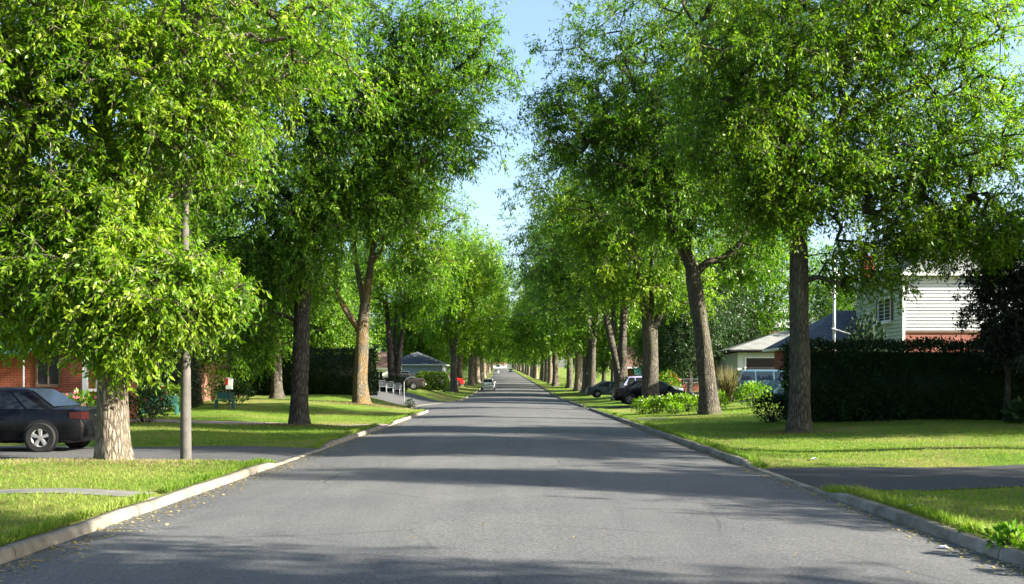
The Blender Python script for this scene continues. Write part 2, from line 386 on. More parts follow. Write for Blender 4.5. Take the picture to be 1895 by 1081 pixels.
# ------------------------------------------------------------------ trees
def perp(d, rng):
    r = rng.normal(size=d.shape); a = np.cross(d, r); a /= np.linalg.norm(a, axis=-1, keepdims=True)+1e-9; return a
def norm(a): return a/(np.linalg.norm(a, axis=-1, keepdims=True)+1e-9)
def frusta(P0, P1, r0, r1, n=5):
    d = norm(P1-P0); ref = np.where(np.abs(d[:, 2:3]) > .9, np.array([[1., 0, 0]]), np.array([[0, 0, 1.]]))
    a = norm(np.cross(d, ref)); c = np.cross(d, a); E = len(P0)
    an = np.arange(n)*2*np.pi/n
    ring = a[:, None]*np.cos(an)[None, :, None]+c[:, None]*np.sin(an)[None, :, None]
    V = np.stack([P0[:, None]+ring*r0[:, None, None], P1[:, None]+ring*r1[:, None, None]], 1).reshape(-1, 3)
    b = np.arange(E)[:, None]*2*n+np.arange(n)[None]; b2 = np.arange(E)[:, None]*2*n+((np.arange(n)+1) % n)[None]
    F = np.stack([b, b2, b2+n, b+n], -1).reshape(-1, 4); return V, F
def stem_tube(pts, rad, rng, n=20, flare=0, dens=5):
    """smooth, lumpy trunk/limb tube; pts list of xyz"""
    pts = np.array(pts, float); rad = np.array(rad, float)
    t = np.linspace(0, len(pts)-1, (len(pts)-1)*dens+1)
    def cr(A, t):
        i = np.clip(t.astype(int), 0, len(A)-2); f = (t-i)
        p0 = A[np.maximum(i-1, 0)]; p1 = A[i]; p2 = A[i+1]; p3 = A[np.minimum(i+2, len(A)-1)]
        f = f.reshape(-1, *([1]*(A.ndim-1)))
        return .5*((2*p1)+(-p0+p2)*f+(2*p0-5*p1+4*p2-p3)*f**2+(-p0+3*p1-3*p2+p3)*f**3)
    C = cr(pts, t); Rr = np.interp(t, np.arange(len(rad)), rad)
    d = norm(np.gradient(C, axis=0)); a = norm(np.cross(d, np.array([[.02, 1., .03]]))); c = np.cross(d, a)
    an = np.arange(n)*2*np.pi/n; ph = rng.uniform(0, 6.28, 4)
    z = np.linalg.norm(C-C[0], axis=1)[:, None]
    lump = 1+.045*np.sin(3*an[None]+ph[0]+z*.8)+.03*np.sin(5*an[None]+ph[1]-z*1.7)+.02*np.sin(2*an[None]+z*2.9+ph[2])+.012*rng.normal(size=(len(C), n))
    if flare:
        fl = flare*np.exp(-z/.28)*(1+.35*np.sin(4*an[None]+ph[3])+.25*np.sin(7*an[None]+ph[1])); lump = lump+fl
    ring = a[:, None]*np.cos(an)[None, :, None]+c[:, None]*np.sin(an)[None, :, None]
    V = (C[:, None]+ring*(Rr[:, None]*lump)[..., None]).reshape(-1, 3)
    m = len(C); b = (np.arange(m-1)[:, None]*n+np.arange(n)[None]); b2 = (np.arange(m-1)[:, None]*n+((np.arange(n)+1) % n)[None])
    F = np.stack([b, b2, b2+n, b+n], -1).reshape(-1, 4); return V, F, C, Rr
def leaves(pos, axis, nrm, L, W, rng):
    side = norm(np.cross(axis, nrm)); nn = np.cross(side, axis)
    L = L[:, None]; W = W[:, None]
    b = pos; l = pos+axis*L*.42+side*W*.5-nn*L*.02; t = pos+axis*L-nn*L*.12; r = pos+axis*L*.42-side*W*.5-nn*L*.02
    V = np.stack([b+nn*L*.03, l, t, r], 1).reshape(-1, 3); return V, np.arange(len(V)).reshape(-1, 4)
def sample_blob(b, rng, n):
    c = np.array(b[:3]); r = np.array(b[3:6])
    d = norm(rng.normal(size=(n, 3))); rr = rng.uniform(.25, 1, n)**(.5); rr *= 1+.19*rng.normal(size=n)
    # lumpy outline
    ph = np.array([1.7*c[0], 2.3*c[2], .9*c[1]])
    lump = 1+.16*np.sin(4*d[:, 0]+ph[0]+3*d[:, 2])*np.sin(5*d[:, 1]+ph[1])+.10*np.sin(9*d[:, 2]+ph[2]+4*d[:, 0])
    return c+d*r*(rr*lump)[:, None]
def make_tree_mesh(seed, chains, blobs, ntips, leaf_len, nspray=6, nleaf=9, spray=.62, leafmat='leaf', barkmat='bark', droop=.5, nside=20, zmin=2.0, flare=.24, twigs=True, gap=0.0):
    """chains: list of (pts, radii, from_chain or None). returns trunk mesh, crown mesh (local coords)"""
    rng = np.random.default_rng(seed)
    Vs, Fs = [], []; off = 0; nodes = []; nrad = []
    for ci, (pts, rad) in enumerate(chains):
        V, F, C, Rr = stem_tube(pts, rad, rng, nside if ci == 0 else max(8, nside-6), flare if ci == 0 else 0)
        Vs.append(V); Fs.append(F+off); off += len(V)
        nodes.append(C); nrad.append(Rr)
    nodes = np.concatenate(nodes); nrad = np.concatenate(nrad)
    keep = nodes[:, 2] > zmin; nodes = nodes[keep]; nrad = nrad[keep]
    n0 = len(nodes)
    wts = np.array([b[6] for b in blobs], float); wts /= wts.sum()
    tips = np.concatenate([sample_blob(b, rng, max(1, int(round(ntips*q)))) for b, q in zip(blobs, wts)])
    if gap > 0:   # irregular holes
        f = np.sin(tips[:, 0]*1.1+seed)*np.sin(tips[:, 1]*.9+2*seed)*np.sin(tips[:, 2]*1.2+3*seed)
        tips = tips[(f < gap) | (rng.uniform(size=len(tips)) < .25)]
    cap = n0+len(tips)*7+10
    P = np.zeros((cap, 3)); P[:n0] = nodes; par = np.full(cap, -1); cnt = n0
    cen = nodes[:, :].mean(0)
    dmin = np.array([np.min(np.linalg.norm(nodes-t, axis=1)) for t in tips]); order = np.argsort(dmin); tips = tips[order]
    tipn = []
    for t in tips:
        dv = t-P[:cnt]; dist = np.linalg.norm(dv, axis=1)
        pen = np.where(dv[:, 2] < -.3, .35*(-dv[:, 2]), 0)
        k = int(np.argmin(dist+pen)); D = dist[k]; st = max(1, min(6, int(D/.7+.5))); prev = k; p0 = P[k]
        sag = rng.normal(size=3)*.07*D; sag[2] += .10*D
        for s in range(1, st+1):
            f = s/st; q = p0+(t-p0)*f+sag*math.sin(math.pi*f)
            P[cnt] = q; par[cnt] = prev; prev = cnt; cnt += 1
        tipn.append(prev)
    wt = np.zeros(cnt); wt[tipn] = 1
    for i in range(cnt-1, n0-1, -1):
        if par[i] >= 0: wt[par[i]] += wt[i]
    idx = np.arange(n0, cnt); rr = .0085*np.sqrt(np.maximum(wt, 1))**1.08
    pr = par[idx]; r1 = rr[idx]; r0 = np.where(pr >= n0, np.minimum(rr[pr], r1*1.5), np.minimum(r1*1.6, nrad[np.clip(pr, 0, n0-1)]*.8))
    thick = r1 > .03
    for sel, ns in ((thick, 8), (~thick, 4)):
        if sel.any():
            V, F = frusta(P[pr][sel], P[idx][sel], r0[sel], r1[sel], ns); Vs.append(V); Fs.append(F+off); off += len(V)
    # leaf sprays
    T = P[tipn]; n = len(T)
    pd = norm(T-P[par[tipn]])
    out = norm(T-np.array([cen[0], cen[1], cen[2]]))
    sd = norm(pd[:, None]*.6+out[:, None]*.45+rng.normal(size=(n, nspray, 3))*.75+np.array([0, 0, -.15]))
    sl_ = spray*rng.uniform(.6, 1.25, (n, nspray))
    f = (np.arange(nleaf)+rng.uniform(0, 1, (n, nspray, nleaf)))/nleaf; f = .15+.85*f
    s = sd[:, :, None]*(sl_[..., None, None]*f[..., None])
    s = s+np.array([0, 0, -1.])*(droop*.55*(sl_[..., None]*f**2))[..., None]
    pos = T[:, None, None]+s+rng.normal(size=s.shape)*.045*spray
    if twigs:
        e = T[:, None]+sd*sl_[..., None]*.5+np.array([0, 0, -1.])*(droop*.14*sl_)[..., None]
        e2 = T[:, None]+sd*sl_[..., None]+np.array([0, 0, -1.])*(droop*.5*sl_)[..., None]
        a = np.repeat(T[:, None], nspray, 1).reshape(-1, 3); e = e.reshape(-1, 3); e2 = e2.reshape(-1, 3)
        for p, q, ra, rb in ((a, e, .006, .004), (e, e2, .004, .002)):
            V, F = frusta(p, q, np.full(len(p), ra), np.full(len(p), rb), 3); Vs.append(V); Fs.append(F+off); off += len(V)
    ax = norm(sd[:, :, None]*.55+perp(np.repeat(sd[:, :, None], nleaf, 2), rng)*.8+np.array([0, 0, -1.])*droop+rng.normal(size=s.shape)*.25)
    nr = norm(np.array([0, 0, 1.])*.8+out[:, None, None]*.55+rng.normal(size=s.shape)*.5)
    pos = pos.reshape(-1, 3); ax = ax.reshape(-1, 3); nr = nr.reshape(-1, 3); K = len(pos)
    L = leaf_len*rng.uniform(.6, 1.25, K); V, F = leaves(pos, ax, nr, L, L*rng.uniform(.30, .46, K), rng)
    tint = np.clip(.5+.23*np.repeat(rng.normal(size=n), nspray*nleaf)+.17*rng.normal(size=K), 0, 1)
    trunk = mesh_np('trunk', np.concatenate(Vs), np.concatenate(Fs), M[barkmat], True)
    crown = mesh_np('crown', V, F, M[leafmat], False, attrs={'tint': tint})
    return trunk, crown
def place_tree(meshes, x, y, label, cat='tree', name='street_tree', group=None, rz=0, sc=1.0, sink=.05, z=None):
    t = thing(name, label, cat, (x, y, (H(x, y) if z is None else z)-sink), rz, group); t.scale = (sc, sc, sc*(.92+.2*((x*7.3+y*3.1) % 1)) if y > 90 else sc)
    link('trunk', meshes[0], t); link('crown', meshes[1], t); return t
def wavy(rng, pts, r):
    return pts
ROWL = 'street trees lining the left kerb'; ROWR = 'street trees lining the right kerb'
# --- nearest left tree
L1 = make_tree_mesh(11, [
    ([(0, 0, 0), (-.02, 0, .6), (-.02, 0, 1.5), (.02, 0, 2.6), (0, .05, 3.8), (-.15, .1, 5.2), (-.3, .2, 6.6), (-.35, .3, 8.5), (-.3, .2, 11)], [.315, .285, .262, .245, .225, .20, .17, .12, .05]),
    ([(-.1, .1, 4.8), (.25, -.05, 5.7), (.75, -.2, 6.6), (1.5, -.3, 7.9), (2.3, -.2, 9.6)], [.17, .15, .12, .09, .04]),
    ([(-.2, .1, 5.0), (-.9, -.2, 5.9), (-1.8, -.6, 6.6), (-2.8, -.9, 7.2)], [.14, .11, .08, .03]),
    ([(0, 0, 2.9), (.5, -.5, 3.2), (1.2, -.8, 3.3), (1.9, -.9, 3.1)], [.10, .08, .055, .02]),
    ([(0, 0, 3.2), (-.6, -.2, 3.7), (-1.4, -.4, 3.9), (-2.2, -.4, 3.7)], [.09, .07, .05, .02]),
    ([(-.1, .1, 4.1), (.1, .9, 4.7), (.3, 1.9, 5.3), (.4, 3.0, 5.8)], [.10, .08, .055, .02])],
    [(.35, -.7, 3.3, 1.05, .9, 1.15, 140), (.1, -.6, 4.6, .95, .7, 1.0, 95), (.2, -.6, 5.5, .6, .6, .6, 22), (1.2, -.5, 3.0, .95, .8, .5, 62), (1.5, -.4, 3.7, .7, .7, .3, 25), (2.1, -.3, 3.2, .5, .6, .2, 16), (-1.0, -.4, 4.7, .9, .8, .6, 40), (-.35, -.7, 3.4, .9, .8, .9, 70), (.3, -.5, 2.35, .8, .6, .45, 40), (1.55, .2, 3.55, .7, .8, .35, 25),
     (-1.7, -.3, 3.6, 1.0, 1.1, .85, 80), (-1.6, -.2, 2.75, .9, .9, .4, 35), (-2.4, .3, 4.3, 1.0, 1.3, .8, 55),
     (-2.0, -.8, 6.4, 1.9, 1.6, 1.6, 230), (-1.2, -1.2, 8.2, 2.2, 1.8, 1.4, 150), (.5, -.6, 7.3, 1.5, 1.5, 1.2, 110), (1.6, 0, 6.2, 1.3, 1.4, .75, 60), (2.5, .3, 8.0, 2.0, 2.0, 1.3, 110),
     (0, .6, 10.4, 3.6, 3.6, 2.6, 260), (-3.6, .6, 7.5, 1.8, 2.4, 2.4, 120), (0, 2.8, 6.6, 1.9, 1.6, 1.3, 60)],
    3000, .118, 6, 12, .50, 'leaf_y', 'bark_pale', .55, 28)
LX1 = -7.5
place_tree(L1, LX1, 18.7, 'nearest left street tree with thick pale sunlit trunk and low bright green boughs', group=ROWL)
# --- second left tree
L2 = make_tree_mesh(22, [
    ([(0, 0, 0), (0, 0, 1.2), (.05, 0, 3), (.15, 0, 5), (.3, 0, 7.5), (.45, 0, 10), (.5, 0, 13)], [.34, .295, .275, .26, .23, .16, .06]),
    ([(.15, 0, 5.2), (-.8, -.2, 7), (-1.8, -.4, 9), (-2.6, -.6, 11.5)], [.16, .15, .11, .04]),
    ([(.3, 0, 7.4), (-1.4, -.6, 8.6), (-2.9, -1.0, 8.7), (-4.2, -1.4, 8.9)], [.15, .14, .11, .04]),
    ([(.25, 0, 6.5), (1.3, .3, 8), (2.4, .5, 10), (3.4, .6, 12)], [.15, .12, .09, .03]),
    ([(0, 0, 3.6), (-.9, -.6, 3.9), (-1.7, -1.0, 3.4), (-2.1, -1.1, 2.8)], [.08, .06, .04, .015])],
    [(-1.4, -.9, 3.2, .9, .8, .9, 50), (-2.2, 0, 5.0, 2.0, 2.0, 1.6, 130), (-.3, 0, 5.8, 1.6, 1.9, 1.4, 120), (2.4, -.3, 8.0, 2.0, 2.0, 1.2, 130),
     (0, -1.5, 7.6, 2.6, 1.5, 1.5, 120), (4.2, -.4, 9.8, 2.5, 2.4, 1.6, 190), (0, -1.6, 10.6, 4.0, 2.6, 2.0, 240), (-3.6, -.4, 9.0, 2.2, 2.6, 2.4, 150), (1.8, 0, 12.8, 4.2, 3.8, 2.4, 280), (4.9, -.3, 12.6, 2.4, 2.4, 2.0, 170), (3.6, -.8, 10.9, 2.2, 1.6, 1.4, 90), (-2.5, 0, 13, 3, 3.4, 2.2, 150)],
    2900, .145, 6, 10, .62, 'leaf', 'bark_dk', .55, 24)
place_tree(L2, -7.35, 34.2, 'dark-trunked street tree second from the camera on the left beyond the grey driveway', group=ROWL)
# --- third left tree (mossy, forked)
L3 = make_tree_mesh(33, [
    ([(0, 0, 0), (-.05, 0, 1.2), (.02, 0, 2.7), (.1, 0, 4.2), (.25, 0, 5.6), (.5, 0, 7.4), (.8, .2, 10), (.9, .2, 13)], [.45, .385, .34, .32, .25, .17, .11, .05]),
    ([(.0, 0, 3.9), (-.45, -.1, 4.5), (-.95, -.1, 5.3), (-1.3, -.1, 6.1), (-1.35, 0, 7.6), (-1.5, 0, 10)], [.2, .18, .15, .12, .10, .04]),
    ([(.2, 0, 5.0), (-.1, .2, 6.5), (-.4, .3, 8.5), (-.5, .3, 11.5)], [.17, .14, .10, .04]),
    ([(.5, 0, 7.4), (1.4, 0, 8.6), (2.6, 0, 9.0), (3.9, 0, 8.0)], [.10, .09, .06, .02])],
    [(.8, 0, 10.5, 4.4, 3.8, 2.3, 420), (-2.4, 0, 9.8, 2.4, 3, 2.0, 160), (3.4, 0, 8.0, 1.8, 2.2, 1.6, 120), (0, 0, 12.8, 4.4, 4.2, 3.0, 330), (-3, 0, 13, 3, 3, 2.5, 100)],
    1350, .19, 6, 9, .75, 'leaf', 'bark_moss', .5, 22)
place_tree(L3, -8.1, 53, 'forked street tree with orange mossy sunlit bark third on the left', group=ROWL)
# --- right row
R1 = make_tree_mesh(44, [
    ([(0, 0, 0), (.0, 0, 1.0), (.02, 0, 2.2), (-.02, 0, 4), (-.05, 0, 5.8), (-.15, 0, 8), (-.25, .1, 10.3), (-.2, .1, 13)], [.33, .30, .285, .265, .25, .21, .14, .05]),
    ([(-.1, 0, 6.8), (.7, -.2, 8.4), (1.6, -.3, 9.9), (2.6, -.4, 11.5)], [.14, .12, .08, .03]),
    ([(-.15, 0, 7.4), (1.4, .2, 8.9), (3.2, .3, 10.0), (5.0, .4, 10.8)], [.12, .10, .07, .025]),
    ([(-.15, 0, 7.8), (-1.3, -.2, 9.2), (-2.4, -.3, 10.6), (-3.4, -.3, 12.2)], [.13, .11, .08, .03]),
    ([(-.1, 0, 6.2), (1.5, -.3, 7.0), (3.0, -.5, 7.3), (4.9, -.6, 6.8)], [.11, .09, .06, .02])],
    [(2.6, 0, 8.0, 2.6, 2.4, 1.9, 230), (1.9, -.3, 4.9, 1.3, 1.2, .9, 55), (3.4, -.4, 5.9, 1.5, 1.4, .85, 95), (5.0, -.3, 6.0, 1.4, 1.4, 1.0, 85), (-1.0, -.4, 6.7, 1.2, 1.2, .8, 45), (4.9, 0, 8.6, 1.9, 2.2, 1.9, 140), (0, -.6, 7.4, 1.8, 1.5, 1.5, 120),
     (-1.6, -.3, 8.6, 2.2, 2.2, 1.9, 170), (-.5, -.8, 10.6, 3.4, 2.6, 2.0, 280), (3.4, 0, 11.6, 3.0, 3.0, 1.8, 240), (0, 0, 13.2, 4.8, 4.4, 2.2, 280)],
    2850, .13, 6, 10, .60, 'leaf_y', 'bark', .45, 24)
place_tree(R1, 8.25, 28.7, 'nearest right street tree with straight grey trunk in front of the dark hedge', group=ROWR)
R2 = make_tree_mesh(55, [
    ([(0, 0, 0), (-.05, 0, 1.2), (-.2, 0, 2.6), (-.4, 0, 4.2), (-.62, 0, 5.6), (-.75, 0, 6.2), (-1.4, 0, 7.6), (-1.95, 0, 9.0), (-2.4, 0, 10.8), (-2.6, 0, 13.5)], [.42, .37, .33, .315, .33, .26, .22, .18, .12, .05]),
    ([(-.65, 0, 5.7), (-.05, 0, 6.3), (.6, 0, 6.5), (1.4, -.1, 7.3), (1.9, -.2, 9)], [.18, .16, .13, .10, .05]),
    ([(-.9, 0, 6.5), (-.7, .3, 8), (-.2, .4, 10), (0, .4, 13)], [.16, .13, .10, .04]),
    ([(-2.0, 0, 9.0), (-3.2, -.2, 10), (-4.6, -.4, 11)], [.12, .09, .03])],
    [(-5.6, 0, 12.2, 2.0, 2.4, 2.2, 130), (-1.4, -.5, 8.6, 2.4, 2.4, 1.6, 160), (-3.0, 0, 10.8, 2.6, 2.6, 2.4, 220), (1.8, 0, 8.6, 2.2, 2.4, 1.8, 150), (-1.0, -.6, 12.0, 4.4, 3.4, 2.2, 330), (-1.4, 0, 15, 4.6, 4.2, 2.4, 280), (2.2, 0, 12.4, 2.6, 3.2, 2.6, 140), (1.6, .2, 6.3, 1.4, 1.5, .8, 45)],
    2000, .165, 6, 10, .68, 'leaf', 'bark', .45, 22)
place_tree(R2, 8.05, 41, 'street tree leaning towards the road with forked trunk second on the right', group=ROWR)
R3 = make_tree_mesh(66, [
    ([(0, 0, 0), (0, 0, 1.5), (.0, 0, 3.2), (-.05, 0, 4.6), (-.35, 0, 5.6), (-.7, .1, 7.5), (-1.0, .1, 10), (-1.0, .1, 13)], [.58, .47, .43, .42, .22, .18, .12, .05]),
    ([(.05, 0, 4.4), (.6, 0, 5.3), (.95, -.1, 6.3), (1.5, -.1, 8.2), (1.9, 0, 11)], [.26, .22, .18, .12, .05]),
    ([(0, 0, 4.7), (.1, .3, 6.2), (.1, .5, 8), (.3, .6, 12)], [.18, .14, .1, .04])],
    [(-5.2, 0, 12.5, 2.6, 2.8, 2.6, 170), (0, 0, 8.8, 4.0, 3.8, 3.0, 400), (-2.5, 0, 10.8, 3.2, 3.4, 3.0, 260), (1.8, 0, 11.5, 3.2, 3.6, 3.0, 250), (-.5, 0, 14.6, 4.8, 4.4, 2.6, 300), (-2.4, -.5, 6.8, 1.8, 1.6, 1.2, 70), (1.8, -.5, 6.6, 1.6, 1.6, 1.3, 60)],
    1300, .20, 6, 9, .8, 'leaf_y', 'bark', .45, 20)
place_tree(R3, 7.8, 56.6, 'thick short-trunked street tree forking high beside the black car', group=ROWR)
R4 = make_tree_mesh(77, [
    ([(0, 0, 0), (0, 0, 1.2), (.1, 0, 2.4), (.15, 0, 4.5), (.25, 0, 7.5), (.5, .1, 10), (.6, .2, 13)], [.62, .52, .36, .30, .26, .15, .05]),
    ([(-.1, 0, 1.5), (-.35, 0, 3.0), (-.85, 0, 5.0), (-1.5, 0, 8.0), (-2.2, 0, 11.5)], [.36, .30, .25, .17, .05]),
    ([(-.65, 0, 4.2), (-.5, .2, 6.0), (-.6, .4, 8.2), (-.4, .5, 11.5)], [.2, .19, .14, .05])],
    [(0, 0, 10.5, 4.8, 4.4, 3.2, 420), (-2.8, 0, 9.8, 2.8, 3.2, 3.0, 200), (0, 0, 14.2, 5.0, 4.6, 2.8, 350), (-4, -.4, 7.3, 2.2, 1.6, 1.4, 70), (-5.6, 0, 10.8, 2.7, 2.8, 3.0, 170), (2.4, 0, 8.2, 2.4, 2.8, 1.8, 120)],
    1150, .23, 6, 8, .85, 'leaf', 'bark', .45, 20)
place_tree(R4, 8.0, 74, 'twin-stemmed V-shaped street tree behind the black car', group=ROWR)
# --- generic trees
def generic(seed, h=15.5, r=5.6, fork=4.0, leafmat='leaf_far', bark='bark', ntips=650, ll=.30, low=3.4, r0=.36):
    rng = np.random.default_rng(seed); a = rng.uniform(0, 6.28); c, s = math.cos(a), math.sin(a)
    lean = rng.uniform(-.4, .4)
    ch = [([(0, 0, 0), (lean*.1, 0, fork*.4), (lean*.4, 0, fork), (lean+c*.6, s*.6, fork+2.5), (lean+c*1.2, s*1.2, h*.62), (lean+c, s, h*.85)], [r0*1.1, r0*.92, r0*.85, r0*.5, r0*.32, .04]),
          ([(lean*.4, 0, fork*.95), (lean-c*.8, -s*.8, fork+2), (lean-c*1.5, -s*1.5, h*.55), (lean-c*2, -s*2, h*.8)], [r0*.6, r0*.5, r0*.33, .04]),
          ([(lean*.4, 0, fork), (lean-s*.6, c*.6, fork+2.3), (lean-s*1.4, c*1.4, h*.6)], [r0*.45, r0*.38, .05])]
    bl = []
    for k in range(11):
        an = rng.uniform(0, 6.28); q = rng.uniform(.2, .62)*r; z = rng.uniform(low+1.6, h-2.2); q *= 1-.45*max(0, (z-h*.6)/(h*.4))
        s_ = r*rng.uniform(.34, .52); bl.append((q*math.cos(an), q*math.sin(an), z, s_, s_, s_*rng.uniform(.6, .9), s_**2))
    bl.append((0, 0, (low+h)/2+.4, r*.72, r*.72, (h-low)*.42, r*r*.9))
    return make_tree_mesh(seed, ch, bl, ntips, ll, 5, 8, 1.0, leafmat, bark, .4, 12, fork*.8, .35, False)
G = [generic(101, 16, 5.8, 4.2), generic(102, 15, 5.4, 3.6, 'leaf_y', 'bark_pale'), generic(103, 17, 6.0, 4.6, 'leaf_far', 'bark_pale'), generic(104, 14.5, 5.6, 3.4, 'leaf_y')]
rng = np.random.default_rng(5)
SH = generic(251, 13, 4.6, 5, 'leaf_far', 'bark', 1200, .30, 5.6)  # high-crowned mesh made for the unseen shade trees
# off-camera neighbours (their shade falls on the road)
place_tree(R2, 8.3, 5.0, 'street tree standing beside the camera on the right verge', group=ROWR, rz=2.4)
place_tree(R1, 8.4, -8.5, 'street tree behind the camera on the right verge', group=ROWR, rz=1.0)
# left row beyond
ordn = ['fourth', 'fifth', 'sixth', 'seventh', 'eighth', 'ninth', 'tenth', 'eleventh', 'twelfth']
k = 0
yl = [112, 124, 139, 154, 168, 184] + list(np.arange(199, 640, 15.5))
for i, y in enumerate(yl):
    y = float(y)+rng.uniform(-1.5, 1.5); x = float(cx(y))-(7.0 if i < 3 else 6.2)+rng.uniform(-.4, .4)
    lab = ('slim street tree, %s from the camera in the left row, past the gap' % ordn[i]) if i < 6 else 'small distant street tree deep in the left row'
    place_tree(G[[3, 1, 3, 2][i % 4]], x, y, lab, group=ROWL if i < 6 else 'distant trees of the left row', rz=rng.uniform(0, 6.28), sc=rng.uniform(1.22, 1.42) if i else 1.15)
yr = [97, 109, 122, 137, 150, 163, 176] + list(np.arange(190, 640, 15.0))
for i, y in enumerate(yr):
    y = float(y)+rng.uniform(-1.2, 1.2); x = float(cx(y))+(7.7 if i < 4 else 6.9)+rng.uniform(-.4, .4)
    lab = ('street tree, %s from the camera in the right row' % ordn[i+1]) if i < 7 else 'small distant street tree deep in the right row'
    place_tree(G[[0, 2, 1, 3][i % 4]], x, y, lab, group=ROWR if i < 7 else 'distant trees of the right row', rz=rng.uniform(0, 6.28), sc=rng.uniform(1.22, 1.42) if i else 1.15)
BG = [generic(201, 14, 6.2, 3.0, 'leaf_dk', 'bark_dk', 900, .27, 2.2), generic(202, 12, 5.6, 2.6, 'leaf_far', 'bark_dk', 850, .28, 1.6), generic(203, 16, 6.5, 3.4, 'leaf', 'bark_dk', 900, .28, 2.5)]
bgs = [(-23, 45, 0, 1.0), (-30, 30, 2, 1.1), (-16, 50, 1, .9), (-20, 60, 2, 1.0), (-28, 70, 0, 1.1), (-14, 72, 1, .8), (-15, 94, 2, .85), (-22, 84, 0, .95), (-13, 128, 1, .9), (-17, 146, 0, 1), (-26, 120, 2, 1.1), (-14, 165, 1, 1), (-36, 52, 2, 1.2), (-36, 95, 0, 1.2), (-14, 190, 2, 1), (-15, 215, 0, 1), (-15, 245, 1, 1),
       (15, 78, 0, .85), (21, 84, 2, 1), (14, 108, 1, .9), (19, 120, 2, 1), (14, 140, 0, .95), (20, 100, 0, .9), (15, 165, 2, 1), (15, 190, 1, 1), (22, 150, 0, 1.1), (15, 215, 0, 1), (16, 245, 2, 1), (31, 88, 1, .65), (39, 104, 2, .7), (45, 78, 0, .9), (52, 96, 1, .9), (62, 70, 2, 1.1), (34, 66, 1, .75), (30, 120, 0, .7), (12.4, 70, 0, .55), (25, 76, 2, .62), (12.5, 80, 1, .6)]
for i, (x, y, g, s) in enumerate(bgs):
    sd = 'left' if x < 0 else 'right'
    place_tree(BG[g], x, y, ('%s background tree in the gardens behind the %s row of street trees' % (['dark', 'bushy', 'tall'][g], sd)), name='garden_tree', group='%s garden trees on the %s' % (['dark', 'bushy', 'tall'][g], sd), rz=i*1.7, sc=s)
place_tree(BG[1], 20.5, 26.0, 'unseen garden tree added for shade beyond the right hedge end', name='garden_tree', rz=2.0, sc=.86)  # unseen, put here to shade the hedge and the right lawn
place_tree(BG[0], 27.5, 25.0, 'third unseen garden tree added for shade beyond the right hedge end', name='garden_tree', rz=1.0, sc=.95)  # unseen, added to deepen the shade on the right lawn
place_tree(BG[0], 26.5, 30.5, 'second unseen garden tree added for shade beyond the right hedge end', name='garden_tree', rz=4.0, sc=.8)  # unseen, added behind the hedge-end tree for denser shade
place_tree(BG[1], 19.0, 12.0, 'small unseen garden tree added for shade on the near right', name='garden_tree', rz=.5, sc=.7)  # unseen, added to keep the near right driveway in shade
_t = place_tree(SH, 21.0, 17.6, 'tall clear-stemmed unseen tree added for shade on the right', name='garden_tree', rz=2.2, sc=1.0); _t.scale = (1, 1, 1.38)  # unseen, stretched upward so its shadow clears the lawn and bands the road
place_tree(BG[1], 16.5, 9.3, 'low unseen garden tree added for shade on the near right', name='garden_tree', rz=3.5, sc=.55)  # unseen, added to shade the near right lawn
_t = place_tree(SH, 23.0, 9.3, 'slim upright unseen tree added for a shadow streak on the right', name='garden_tree', rz=.7); _t.scale = (.42, .42, 1)  # unseen, squeezed narrow to throw a thin shadow streak on the road
place_tree(SH, 19.0, -.8, 'unseen garden tree added for shade beside the camera on the far right', name='garden_tree', rz=4.2, sc=1.0)  # unseen, added for the shadow band across the nearest road
# trees closing the end of the street
for i, (x, y, g, s) in enumerate([(-34, 690, 0, 1.2), (-22, 700, 2, 1.2), (-10, 705, 1, 1.1), (2, 700, 0, 1.2), (14, 695, 2, 1.1), (26, 700, 1, 1.2)]):
    place_tree(BG[g], x, y, 'tiny far tree closing the end of the street', name='garden_tree', group='trees at the far end of the street', rz=i*2.1, sc=s)
# small tree at the hedge and multi-stem garden tree on the left
place_tree(generic(301, 8.5, 3.2, 3.2, 'leaf', 'bark', 420, .22, 3.4, .33), -13.3, 56, 'smaller tree with short brown trunk before the left hedge', name='garden_tree')
place_tree(make_tree_mesh(302, [([(0, 0, 0), (-.1, 0, 1.5), (-.3, 0, 4), (-.6, 0, 8)], [.4, .34, .24, .06]), ([(.15, 0, .2), (.4, 0, 2), (.7, .1, 4.5), (1.0, .1, 8)], [.3, .26, .18, .05]), ([(0, .2, .3), (.05, .3, 3), (.2, .4, 7)], [.24, .2, .05])],
    [(0, 0, 8.5, 4, 4, 3, 4), (0, 0, 11, 3.6, 3.6, 3, 3), (2.4, 0, 7.4, 2, 2, 1.8, 1)], 600, .27, 5, 8, .9, 'leaf', 'bark_dk', .45, 14, 3.0, .3, False), -9.9, 82, 'dark multi-stemmed garden tree behind the white chairs', name='garden_tree')
# dark small tree at the right edge
DK = make_tree_mesh(401, [([(0, 0, 0), (.05, 0, 1.5), (0, 0, 3), (-.1, 0, 5)], [.09, .075, .06, .03])],
    [(0, 0, 3.8, 1.25, 1.4, 1.5, 5), (-.2, 0, 5.2, .9, 1.1, 1.1, 2), (.5, -.2, 2.5, 1.1, 1.1, .8, 2), (-.3, -.1, 2.6, .6, .8, .5, .6), (.9, .2, 4.6, 1.3, 1.3, 1.6, 3)], 620, .12, 6, 9, .38, 'leaf_pur', 'bark_dk', .4, 10, 1.2, .2)
place_tree(DK, 14.85, 30.0, 'small dark-leaved tree at the right edge of the lawn', name='garden_tree')

